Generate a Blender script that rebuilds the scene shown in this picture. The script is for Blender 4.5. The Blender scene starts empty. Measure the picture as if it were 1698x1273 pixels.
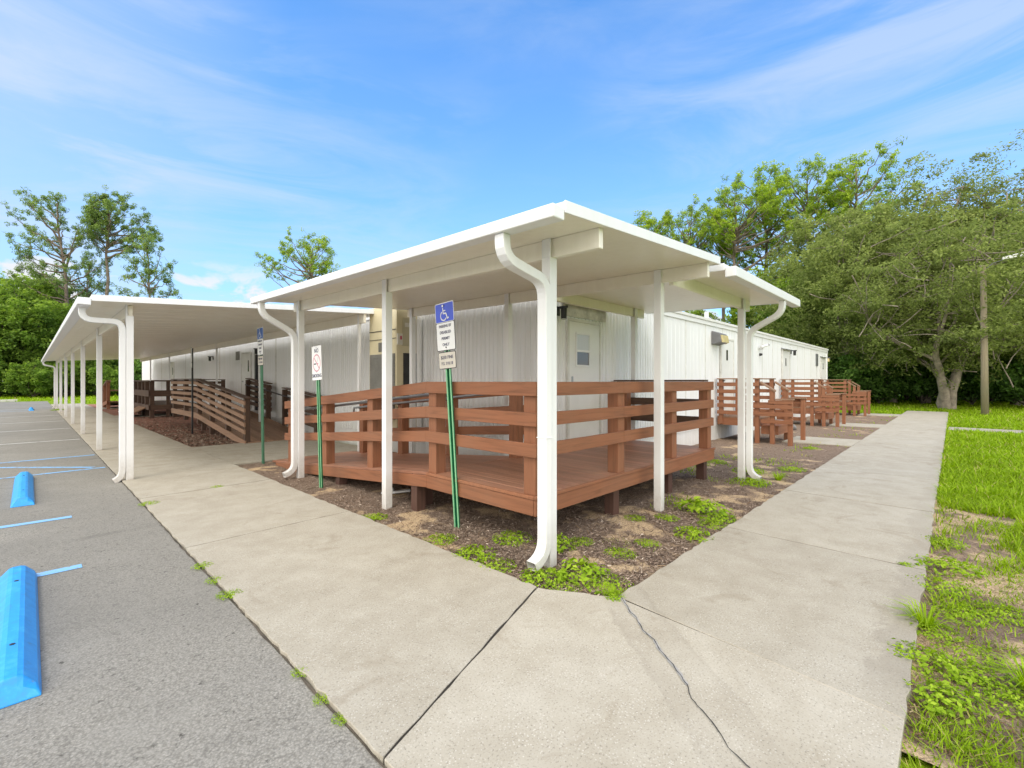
import bpy, bmesh, math, random
import numpy as np
from mathutils import Vector, Matrix, noise
sc = bpy.context.scene
COL = sc.collection
PI = math.pi
random.seed(7)

# ------------------------------------------------------------------ materials
MATS = {}
def new_mat(name):
    m = bpy.data.materials.new(name); m.use_nodes = True
    nt = m.node_tree; nt.nodes.clear()
    out = nt.nodes.new('ShaderNodeOutputMaterial')
    bs = nt.nodes.new('ShaderNodeBsdfPrincipled')
    nt.links.new(bs.outputs[0], out.inputs[0])
    MATS[name] = m
    return m, nt, bs, out
def N(nt, typ, **kw):
    n = nt.nodes.new(typ)
    for k, v in kw.items():
        if k.startswith('i_'):
            key = k[2:]
            key = int(key) if key.isdigit() else key
            n.inputs[key].default_value = v
        else: setattr(n, k, v)
    return n
def L(nt, a, b): nt.links.new(a, b)
def rgb(c): return (c[0], c[1], c[2], 1.0)
def coords(nt, scale=(1,1,1), kind='Object', rot=(0,0,0)):
    tc = N(nt, 'ShaderNodeTexCoord')
    mp = N(nt, 'ShaderNodeMapping')
    mp.inputs['Scale'].default_value = scale
    mp.inputs['Rotation'].default_value = rot
    L(nt, tc.outputs[kind], mp.inputs['Vector'])
    return mp.outputs[0]
def noise_n(nt, vec, scale, detail=4, rough=0.55, dist=0.0):
    n = N(nt, 'ShaderNodeTexNoise')
    n.inputs['Scale'].default_value = scale; n.inputs['Detail'].default_value = detail
    n.inputs['Roughness'].default_value = rough; n.inputs['Distortion'].default_value = dist
    if vec is not None: L(nt, vec, n.inputs['Vector'])
    return n
def ramp(nt, fac, stops):
    r = N(nt, 'ShaderNodeValToRGB')
    el = r.color_ramp.elements
    while len(el) > 1: el.remove(el[-1])
    el[0].position = stops[0][0]; el[0].color = stops[0][1] if len(stops[0][1]) == 4 else rgb(stops[0][1])
    for p, c in stops[1:]:
        e = el.new(p); e.color = c if len(c) == 4 else rgb(c)
    L(nt, fac, r.inputs[0])
    return r.outputs[0]
def mix(nt, fac, a, b, blend='MIX'):
    m = N(nt, 'ShaderNodeMix', data_type='RGBA', blend_type=blend)
    for sock, v in ((m.inputs[0], fac), (m.inputs[6], a), (m.inputs[7], b)):
        if isinstance(v, (int, float)): sock.default_value = v
        elif isinstance(v, tuple): sock.default_value = v if len(v) == 4 else rgb(v)
        else: L(nt, v, sock)
    return m.outputs[2]
def math_n(nt, op, a, b=0.0, clamp=False):
    m = N(nt, 'ShaderNodeMath', operation=op, use_clamp=clamp)
    for s, v in ((m.inputs[0], a), (m.inputs[1], b)):
        if isinstance(v, (int, float)): s.default_value = v
        else: L(nt, v, s)
    return m.outputs[0]
def bump(nt, bs, h, strength=0.3, dist=0.01):
    b = N(nt, 'ShaderNodeBump'); b.inputs['Strength'].default_value = strength; b.inputs['Distance'].default_value = dist
    L(nt, h, b.inputs['Height']); L(nt, b.outputs[0], bs.inputs['Normal'])

def simple(name, col, rough=0.5, var=0.12, scale=6.0, metal=0.0, spec=0.5, bumpy=0.0):
    m, nt, bs, out = new_mat(name)
    v = coords(nt)
    n = noise_n(nt, v, scale, 5, 0.6)
    dark = tuple(c*(1-var) for c in col); lite = tuple(min(1, c*(1+var*0.6)) for c in col)
    L(nt, ramp(nt, n.outputs[0], [(0.3, dark), (0.7, lite)]), bs.inputs['Base Color'])
    bs.inputs['Roughness'].default_value = rough; bs.inputs['Metallic'].default_value = metal
    bs.inputs['Specular IOR Level'].default_value = spec
    if bumpy: 
        n2 = noise_n(nt, v, scale*8, 3, 0.6); bump(nt, bs, n2.outputs[0], bumpy, 0.003)
    return m

def paint_white(name, col, grime=0.25, rough=0.42):
    m, nt, bs, out = new_mat(name)
    v = coords(nt)
    n = noise_n(nt, v, 2.2, 5, 0.65)
    vs = coords(nt, (7, 7, 0.6))
    n2 = noise_n(nt, vs, 2.0, 4, 0.6)
    f = math_n(nt, 'MULTIPLY', n.outputs[0], n2.outputs[0])
    g = tuple(c*k for c, k in zip(col, (0.80, 0.78, 0.72)))
    c = ramp(nt, f, [(0.16, col), (0.42, tuple(a*(1-grime)+b*grime for a, b in zip(col, g))), (0.6, g)])
    sep = N(nt, 'ShaderNodeSeparateXYZ'); tc = N(nt, 'ShaderNodeTexCoord'); L(nt, tc.outputs['Object'], sep.inputs[0])
    nz = noise_n(nt, v, 16, 5, .7)
    lo = math_n(nt, 'MULTIPLY', math_n(nt, 'MULTIPLY', math_n(nt, 'SUBTRACT', .42, sep.outputs[2], True), 2.2), nz.outputs[0], True)
    c = mix(nt, lo, c, (0.36, 0.30, 0.22))
    sc_n = ramp(nt, nz.outputs[0], [(0.70, (0, 0, 0)), (0.76, (.4,)*3)]); c = mix(nt, sc_n, c, (0.45, 0.43, 0.38))
    L(nt, c, bs.inputs['Base Color'])
    bs.inputs['Roughness'].default_value = rough
    fine = noise_n(nt, v, 9.0, 2, 0.5); bump(nt, bs, fine.outputs[0], 0.04, 0.01)
    return m
paint_white('white_aluminium', (0.81, 0.815, 0.82))
paint_white('soffit_white', (0.88, 0.84, 0.73), 0.3, 0.35)
# siding, with a little grime low down and vertical runs
def siding(name, col):
    m, nt, bs, out = new_mat(name)
    vs = coords(nt, (5, 5, 0.35)); n = noise_n(nt, vs, 1.5, 5, 0.62)
    v = coords(nt); n2 = noise_n(nt, v, 0.9, 5, 0.6)
    c1 = ramp(nt, n.outputs[0], [(0.34, tuple(c*k for c, k in zip(col, (.93, .925, .90)))), (0.6, col)])
    c2 = mix(nt, ramp(nt, n2.outputs[0], [(0.45, (0, 0, 0)), (0.8, (.35, .35, .35))]), c1, tuple(c*k for c, k in zip(col, (.90, .88, .83))))
    sep = N(nt, 'ShaderNodeSeparateXYZ'); tc = N(nt, 'ShaderNodeTexCoord'); L(nt, tc.outputs['Object'], sep.inputs[0])
    low = math_n(nt, 'MULTIPLY', math_n(nt, 'SUBTRACT', 0.75, sep.outputs[2], True), n2.outputs[0])
    c3 = mix(nt, low, c2, (0.45, 0.40, 0.32))
    L(nt, c3, bs.inputs['Base Color']); bs.inputs['Roughness'].default_value = 0.55
    return m
siding('white_siding', (0.81, 0.82, 0.835))

def wood(name, col, axis, rough=0.6, weather=0.0):
    m, nt, bs, out = new_mat(name)
    s = [9, 9, 9]; s[axis] = 0.5
    v = coords(nt, tuple(s))
    n = noise_n(nt, v, 3.0, 6, 0.6, 0.8)
    vb = coords(nt); nb = noise_n(nt, vb, 1.3, 4, 0.6)
    d = tuple(c*0.62 for c in col); l = tuple(min(1, c*1.2) for c in col)
    c1 = ramp(nt, n.outputs[0], [(0.25, d), (0.5, col), (0.78, l)])
    grey = (0.27, 0.185, 0.125)
    c2 = mix(nt, ramp(nt, nb.outputs[0], [(0.35, (0, 0, 0)), (0.8, (0.25+weather,)*3)]), c1, grey)
    geo = N(nt, 'ShaderNodeNewGeometry')
    rnd = math_n(nt, 'MULTIPLY_ADD', geo.outputs['Random Per Island'], 0.38)
    rnd.node.inputs[2].default_value = 0.80
    hsv = N(nt, 'ShaderNodeHueSaturation'); L(nt, c2, hsv.inputs['Color']); L(nt, rnd, hsv.inputs['Value'])
    L(nt, hsv.outputs[0], bs.inputs['Base Color'])
    bs.inputs['Roughness'].default_value = rough
    bs.inputs['Specular IOR Level'].default_value = 0.35
    bump(nt, bs, n.outputs[0], 0.25, 0.004)
    return m
BR = (0.285, 0.113, 0.054)
for i, a in enumerate('uvz'):
    wood('brown_composite_'+a, BR, i)
    wood('old_composite_'+a, (0.30, 0.178, 0.112), i, 0.65, 0.2)
    wood('dark_composite_'+a, (0.085, 0.048, 0.032), i, 0.65, 0.0)  # dark brown boards; also stands in for shade on inner rails and posts
wood('deck_boards', (0.36, 0.165, 0.10), 1, 0.5, 0.1)
wood('footing_wood', (0.075, 0.034, 0.026), 2)
wood('pole_wood', (0.27, 0.235, 0.165), 2, 0.85, 0.3)

# concrete
def concrete():
    m, nt, bs, out = new_mat('sidewalk_concrete')
    v = coords(nt)
    big = noise_n(nt, v, 0.55, 5, 0.6); mid = noise_n(nt, v, 3.5, 6, 0.65); fine = noise_n(nt, v, 90, 3, 0.7)
    c1 = ramp(nt, big.outputs[0], [(0.25, (0.33, 0.295, 0.235)), (0.5, (0.405, 0.372, 0.305)), (0.75, (0.455, 0.428, 0.37))])
    c2 = mix(nt, 0.55, c1, ramp(nt, mid.outputs[0], [(0.3, (0.335, 0.295, 0.23)), (0.7, (0.485, 0.448, 0.375))]))
    vo = N(nt, 'ShaderNodeTexVoronoi'); vo.inputs['Scale'].default_value = 70; L(nt, v, vo.inputs['Vector'])
    sp = ramp(nt, vo.outputs['Distance'], [(0.16, (1, 1, 1)), (0.30, (0, 0, 0))])
    gate = noise_n(nt, v, 5.0, 3, 0.6)
    spf = math_n(nt, 'MULTIPLY', sp, ramp(nt, gate.outputs[0], [(0.36, (0.12,)*3), (0.60, (.72,)*3)]))
    c3 = mix(nt, spf, c2, (0.60, 0.575, 0.51))
    pock = ramp(nt, fine.outputs[0], [(0.30, (0.55,)*3), (0.45, (1, 1, 1))])
    c4 = mix(nt, 1.0, c3, pock, 'MULTIPLY')
    # dark specks and leaf stains, sparse
    vo2 = N(nt, 'ShaderNodeTexVoronoi'); vo2.inputs['Scale'].default_value = 3.1; L(nt, v, vo2.inputs['Vector'])
    sk = ramp(nt, vo2.outputs['Distance'], [(0.018, (1, 1, 1)), (0.032, (0, 0, 0))])
    c5 = mix(nt, math_n(nt, 'MULTIPLY', sk, 0.8), c4, (0.10, 0.075, 0.05))
    st = noise_n(nt, coords(nt, (1, 1, 1)), 1.4, 7, 0.7, 1.5)
    stf = ramp(nt, st.outputs[0], [(0.57, (0, 0, 0)), (0.68, (0.45,)*3)])
    c6 = mix(nt, stf, c5, (0.25, 0.205, 0.145))
    # damp, dirty edge along the lawn side and a water stain around the crack
    sx = N(nt, 'ShaderNodeSeparateXYZ'); tcs = N(nt, 'ShaderNodeTexCoord'); L(nt, tcs.outputs['Object'], sx.inputs[0])
    wob = math_n(nt, 'MULTIPLY', math_n(nt, 'SUBTRACT', st.outputs[0], .5), .55)
    ed = ramp(nt, math_n(nt, 'ADD', sx.outputs[1], wob), [(.20, (.42,)*3), (.30, (.36,)*3), (.335, (0, 0, 0))])
    ed = math_n(nt, 'MULTIPLY', ed, ramp(nt, math_n(nt, 'DIVIDE', sx.outputs[0], 10.0), [(.27, (0,)*3), (.31, (1,)*3), (.85, (.2,)*3)]))
    cd = math_n(nt, 'SUBTRACT', math_n(nt, 'MULTIPLY', math_n(nt, 'SUBTRACT', sx.outputs[0], 2.8), .774), math_n(nt, 'MULTIPLY', math_n(nt, 'SUBTRACT', sx.outputs[1], 1.6), .633))
    cd = math_n(nt, 'ADD', math_n(nt, 'ABSOLUTE', cd), math_n(nt, 'MULTIPLY', wob, .35))
    cs = ramp(nt, cd, [(.0, (.10,)*3), (.13, (.20,)*3), (.165, (.34,)*3), (.18, (0, 0, 0))])
    cs = math_n(nt, 'MULTIPLY', cs, ramp(nt, math_n(nt, 'DIVIDE', sx.outputs[1], 2.0), [(.10, (.3,)*3), (.80, (1,)*3), (.85, (0,)*3)]))
    c6 = mix(nt, math_n(nt, 'ADD', ed, cs, True), c6, (0.235, 0.205, 0.165))
    # slabs differ a little
    geo = N(nt, 'ShaderNodeNewGeometry')
    val = math_n(nt, 'MULTIPLY_ADD', geo.outputs['Random Per Island'], 0.10); val.node.inputs[2].default_value = 0.95
    hsv = N(nt, 'ShaderNodeHueSaturation'); L(nt, c6, hsv.inputs['Color']); L(nt, val, hsv.inputs['Value'])
    L(nt, hsv.outputs[0], bs.inputs['Base Color'])
    bs.inputs['Roughness'].default_value = 0.9; bs.inputs['Specular IOR Level'].default_value = 0.2
    h = math_n(nt, 'ADD', math_n(nt, 'MULTIPLY', fine.outputs[0], 0.6), math_n(nt, 'MULTIPLY', mid.outputs[0], 0.6))
    bump(nt, bs, h, 0.35, 0.006)
concrete()
def asphalt():
    m, nt, bs, out = new_mat('worn_asphalt')
    v = coords(nt)
    big = noise_n(nt, v, 0.35, 6, 0.6, 0.6); mid = noise_n(nt, v, 2.2, 5, 0.6)
    vo = N(nt, 'ShaderNodeTexVoronoi'); vo.inputs['Scale'].default_value = 92; L(nt, v, vo.inputs['Vector'])
    c0 = ramp(nt, vo.outputs['Color'], [(0.0, (0.235, 0.225, 0.205)), (0.4, (0.40, 0.387, 0.36)), (0.75, (0.475, 0.46, 0.43)), (1.0, (0.62, 0.60, 0.565))])
    edge = ramp(nt, vo.outputs['Distance'], [(0.30, (1, 1, 1)), (0.80, (0.52, 0.51, 0.50))])
    gn = noise_n(nt, v, 150, 4, 0.8)
    c0 = mix(nt, 0.5, c0, ramp(nt, gn.outputs[0], [(0.30, (0.16, 0.155, 0.145)), (0.5, (0.42, 0.41, 0.385)), (0.70, (0.72, 0.70, 0.66))]))
    c1 = mix(nt, 0.75, c0, edge, 'MULTIPLY')
    c2 = mix(nt, ramp(nt, big.outputs[0], [(0.35, (0, 0, 0)), (0.7, (0.5,)*3)]), c1, (0.27, 0.265, 0.26))
    c3 = mix(nt, ramp(nt, mid.outputs[0], [(0.5, (0, 0, 0)), (0.75, (0.35,)*3)]), c2, (0.46, 0.45, 0.425))
    # oil drips elongated along the stall direction
    vs = coords(nt, (0.55, 1.6, 1)); oil = noise_n(nt, vs, 0.8, 6, 0.65)
    c4 = mix(nt, ramp(nt, oil.outputs[0], [(0.60, (0, 0, 0)), (0.74, (0.6,)*3)]), c3, (0.14, 0.137, 0.132))
    pt = noise_n(nt, v, 0.16, 3, 0.5); c4 = mix(nt, ramp(nt, pt.outputs[0], [(0.45, (0, 0, 0)), (0.49, (0.30,)*3), (0.62, (0.10,)*3)]), c4, (0.20, 0.195, 0.185))
    pit = noise_n(nt, v, 26, 3, 0.7); c4 = mix(nt, 1.0, c4, ramp(nt, pit.outputs[0], [(0.27, (0.30, 0.29, 0.275)), (0.38, (0.80, 0.785, 0.745))]), 'MULTIPLY')
    L(nt, c4, bs.inputs['Base Color'])
    bs.inputs['Roughness'].default_value = 0.95; bs.inputs['Specular IOR Level'].default_value = 0.15
    gr_ = noise_n(nt, v, 150, 4, 0.8)
    bump(nt, bs, math_n(nt, 'ADD', math_n(nt, 'MULTIPLY', vo.outputs['Distance'], -0.5), gr_.outputs[0]), 0.45, 0.008)
asphalt()
def road_paint(name, col):
    m, nt, bs, out = new_mat(name)
    v = coords(nt); n = noise_n(nt, v, 30, 5, 0.7); n2 = noise_n(nt, v, 3, 4, 0.6)
    f = math_n(nt, 'MULTIPLY', n.outputs[0], math_n(nt, 'ADD', n2.outputs[0], 0.45))
    L(nt, ramp(nt, f, [(0.36, (0.27, 0.265, 0.26)), (0.44, col)]), bs.inputs['Base Color'])
    bs.inputs['Roughness'].default_value = 0.8
    vo = N(nt, 'ShaderNodeTexVoronoi'); vo.inputs['Scale'].default_value = 95; L(nt, v, vo.inputs['Vector'])
    bump(nt, bs, vo.outputs['Distance'], 0.3, 0.004)
road_paint('blue_line_paint', (0.22, 0.47, 0.80)); road_paint('white_line_paint', (0.66, 0.66, 0.64))
def blue_stop():
    m, nt, bs, out = new_mat('blue_paint')
    v = coords(nt); n = noise_n(nt, v, 14, 6, 0.7)
    L(nt, ramp(nt, n.outputs[0], [(0.28, (0.16, 0.24, 0.34)), (0.35, (0.03, 0.28, 0.70)), (0.5, (0.018, 0.33, 0.84)), (0.72, (0.06, 0.42, 0.88))]), bs.inputs['Base Color'])
    bs.inputs['Roughness'].default_value = 0.42; bump(nt, bs, n.outputs[0], 0.15, 0.006)
blue_stop()
def mulch(name, reddish, sandy):
    m, nt, bs, out = new_mat(name)
    v = coords(nt)
    vr = coords(nt, (1, 1, 1)); 
    wv = noise_n(nt, v, 22, 6, 0.75, 1.2); fine = noise_n(nt, v, 70, 4, 0.75, 0.6)
    r = reddish
    c1 = ramp(nt, wv.outputs[0], [(0.28, (0.07, 0.05, 0.038)), (0.42, (0.19*r, 0.135, 0.10)), (0.58, (0.30*r, 0.22, 0.165)), (0.75, (0.50, 0.40, 0.30))])
    c2 = mix(nt, 0.45, c1, ramp(nt, fine.outputs[0], [(0.3, (0.05, 0.037, 0.028)), (0.52, (0.24*r, 0.17, 0.128)), (0.72, (0.56, 0.46, 0.36))]))
    sa = N(nt, 'ShaderNodeAttribute', attribute_name='sand'); sn = noise_n(nt, v, 9, 5, 0.7)
    sf = ramp(nt, math_n(nt, 'ADD', sa.outputs['Fac'], math_n(nt, 'MULTIPLY', math_n(nt, 'SUBTRACT', sn.outputs[0], .5), .9)), [(0.26, (0, 0, 0)), (0.52, (1, 1, 1))])
    fs = math_n(nt, 'MULTIPLY', sf, ramp(nt, fine.outputs[0], [(0.35, (0.15,)*3), (0.5, (1, 1, 1))]))
    sand = ramp(nt, fine.outputs[0], [(0.3, (0.40, 0.28, 0.16)), (0.6, (0.66, 0.50, 0.32))])
    c3 = mix(nt, math_n(nt, 'MULTIPLY', fs, min(1.0, sandy)), c2, sand)
    L(nt, c3, bs.inputs['Base Color'])
    bs.inputs['Roughness'].default_value = 0.95; bs.inputs['Specular IOR Level'].default_value = 0.1
    h = math_n(nt, 'ADD', wv.outputs[0], math_n(nt, 'MULTIPLY', fine.outputs[0], 0.6))
    bump(nt, bs, h, 0.9, 0.02)
mulch('mulch_sandy', 0.98, 1.0); mulch('mulch_red', 1.45, 0.0); mulch('sand_soil', 1.0, 2.2)
def attr_leaf(name, stops, trans=0.45, rough=0.55):
    m, nt, bs, out = new_mat(name)
    at = N(nt, 'ShaderNodeAttribute', attribute_name='tint')
    c = ramp(nt, at.outputs['Fac'], stops)
    L(nt, c, bs.inputs['Base Color']); bs.inputs['Roughness'].default_value = rough
    bs.inputs['Specular IOR Level'].default_value = 0.12
    tr = N(nt, 'ShaderNodeBsdfTranslucent')
    hs = N(nt, 'ShaderNodeHueSaturation'); hs.inputs['Value'].default_value = 1.35; hs.inputs['Saturation'].default_value = 1.1
    L(nt, c, hs.inputs['Color']); L(nt, hs.outputs[0], tr.inputs['Color'])
    ms = N(nt, 'ShaderNodeMixShader'); ms.inputs[0].default_value = trans
    L(nt, bs.outputs[0], ms.inputs[1]); L(nt, tr.outputs[0], ms.inputs[2]); L(nt, ms.outputs[0], out.inputs[0])
    return m
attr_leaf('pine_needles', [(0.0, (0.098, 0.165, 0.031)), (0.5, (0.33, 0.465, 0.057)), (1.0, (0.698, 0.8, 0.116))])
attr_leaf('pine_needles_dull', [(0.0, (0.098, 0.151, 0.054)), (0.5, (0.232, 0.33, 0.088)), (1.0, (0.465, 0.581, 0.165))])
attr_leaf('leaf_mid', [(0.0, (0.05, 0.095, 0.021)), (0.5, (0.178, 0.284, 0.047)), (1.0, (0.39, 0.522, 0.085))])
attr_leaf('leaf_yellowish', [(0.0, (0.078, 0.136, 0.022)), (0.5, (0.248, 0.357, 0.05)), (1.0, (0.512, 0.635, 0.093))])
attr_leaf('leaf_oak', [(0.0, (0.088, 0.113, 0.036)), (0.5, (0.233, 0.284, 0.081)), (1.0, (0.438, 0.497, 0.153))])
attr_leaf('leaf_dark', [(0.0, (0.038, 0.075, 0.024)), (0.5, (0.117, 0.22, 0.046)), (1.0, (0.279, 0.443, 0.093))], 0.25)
attr_leaf('grass_blade', [(0.0, (0.15, 0.21, 0.008)), (0.5, (0.255, 0.39, 0.018)), (0.93, (0.37, 0.53, 0.03)), (1.0, (0.5, 0.44, 0.16))], 0.4)
attr_leaf('weed_leaf', [(0.0, (0.11, 0.19, 0.015)), (0.5, (0.27, 0.42, 0.025)), (1.0, (0.46, 0.60, 0.06))], 0.4)
attr_leaf('mulch_chip', [(0.0, (0.05, 0.037, 0.03)), (0.3, (0.18, 0.128, 0.096)), (0.65, (0.35, 0.265, 0.205)), (1.0, (0.70, 0.60, 0.49))], 0.0, 0.9)
attr_leaf('pine_straw', [(0.0, (0.06, 0.038, 0.025)), (0.6, (0.22, 0.14, 0.08)), (1.0, (0.42, 0.33, 0.22))], 0.0, 0.9)
def lawn():
    m, nt, bs, out = new_mat('lawn_ground')
    v = coords(nt); n = noise_n(nt, v, 0.5, 5, 0.6); n2 = noise_n(nt, v, 14, 4, 0.7)
    c = mix(nt, 0.5, ramp(nt, n.outputs[0], [(0.3, (0.17, 0.26, 0.014)), (0.7, (0.27, 0.39, 0.02))]), ramp(nt, n2.outputs[0], [(0.3, (0.08, 0.13, 0.01)), (0.7, (0.30, 0.43, 0.02))]))
    L(nt, c, bs.inputs['Base Color']); bs.inputs['Roughness'].default_value = 0.95; bs.inputs['Specular IOR Level'].default_value = 0.1
    bump(nt, bs, n2.outputs[0], 0.8, 0.05)
lawn()
simple('bark_pine', (0.21, 0.165, 0.13), 0.9, 0.5, 3.0, bumpy=0.6)
simple('bark_oak', (0.27, 0.225, 0.18), 0.9, 0.5, 4.0, bumpy=0.7)
simple('bark_dark', (0.10, 0.082, 0.065), 0.9, 0.4, 4.0, bumpy=0.5)
simple('joint_soil', (0.03, 0.025, 0.019), 0.95, 0.6, 12)
simple('seam_grit', (0.085, 0.07, 0.052), 0.95, 0.6, 12)
simple('crack_dark', (0.055, 0.05, 0.045), 0.95, 0.4, 20)
simple('crack_sealant', (0.36, 0.35, 0.34), 0.8, 0.25, 20)
simple('kerb_concrete', (0.55, 0.53, 0.50), 0.9, 0.15, 5)
simple('footing_black', (0.02, 0.02, 0.02), 0.9)
simple('door_white', (0.80, 0.80, 0.785), 0.4, 0.06, 2.5)
simple('door_frame_white', (0.66, 0.655, 0.62), 0.5, 0.18, 5)
simple('weathered_board', (0.50, 0.48, 0.42), 0.8, 0.4, 7)
simple('black_metal', (0.018, 0.018, 0.02), 0.4, 0.2)
simple('grey_metal', (0.30, 0.31, 0.33), 0.35, 0.15, 5, metal=0.6)
simple('steel', (0.45, 0.45, 0.45), 0.3, 0.1, 9, metal=0.9)
simple('green_post_paint', (0.012, 0.16, 0.065), 0.32, 0.25, 8)
simple('green_post_edge', (0.22, 0.50, 0.27), 0.35, 0.15, 8)
simple('faded_green_paint', (0.08, 0.22, 0.13), 0.45, 0.2, 8)
simple('sign_white', (0.82, 0.82, 0.81), 0.4, 0.05)
simple('sign_aged_white', (0.62, 0.575, 0.50), 0.5, 0.10)
simple('sign_blue', (0.055, 0.10, 0.62), 0.35, 0.12, 4)
simple('sign_blue_dark', (0.02, 0.11, 0.42), 0.4, 0.1, 4)
simple('sign_black', (0.03, 0.03, 0.035), 0.5)
simple('sign_red', (0.58, 0.10, 0.16), 0.5, 0.2)
simple('sign_faded_red', (0.62, 0.25, 0.32), 0.5, 0.2)
simple('sign_ink', (0.10, 0.10, 0.16), 0.6, 0.2)
simple('sign_back_grey', (0.60, 0.60, 0.57), 0.5, 0.2)
simple('cream_metal', (0.66, 0.585, 0.385), 0.5, 0.10, 2)
simple('cream_shade', (0.50, 0.45, 0.30), 0.5, 0.10, 2)
simple('grille_grey', (0.20, 0.195, 0.175), 0.6, 0.15, 5)
simple('coil_dark', (0.035, 0.035, 0.035), 0.6, 0.5, 9)
simple('label_pale', (0.66, 0.63, 0.55), 0.6, 0.1)
simple('yellow_lens', (0.62, 0.52, 0.26), 0.25, 0.2)
simple('lamp_grey', (0.16, 0.16, 0.165), 0.5, 0.2)
simple('stone_grey', (0.22, 0.21, 0.20), 0.9, 0.4, 5, bumpy=0.6)
simple('roof_white', (0.72, 0.72, 0.70), 0.6, 0.1)
simple('plastic_white', (0.70, 0.70, 0.68), 0.5, 0.15)
m, nt, bs, out = new_mat('window_glass')
bs.inputs['Base Color'].default_value = rgb((0.10, 0.105, 0.10)); bs.inputs['Roughness'].default_value = 0.05; bs.inputs['Specular IOR Level'].default_value = 1.0
m, nt, bs, out = new_mat('frosted_reflection_glass')  # frosted lamp lens; also the pale reflection painted on the upper sash pane
bs.inputs['Base Color'].default_value = rgb((0.58, 0.58, 0.56)); bs.inputs['Roughness'].default_value = 0.12; bs.inputs['Specular IOR Level'].default_value = 0.8
m, nt, bs, out = new_mat('dark_glass')
bs.inputs['Base Color'].default_value = rgb((0.02, 0.02, 0.022)); bs.inputs['Roughness'].default_value = 0.08

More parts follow.
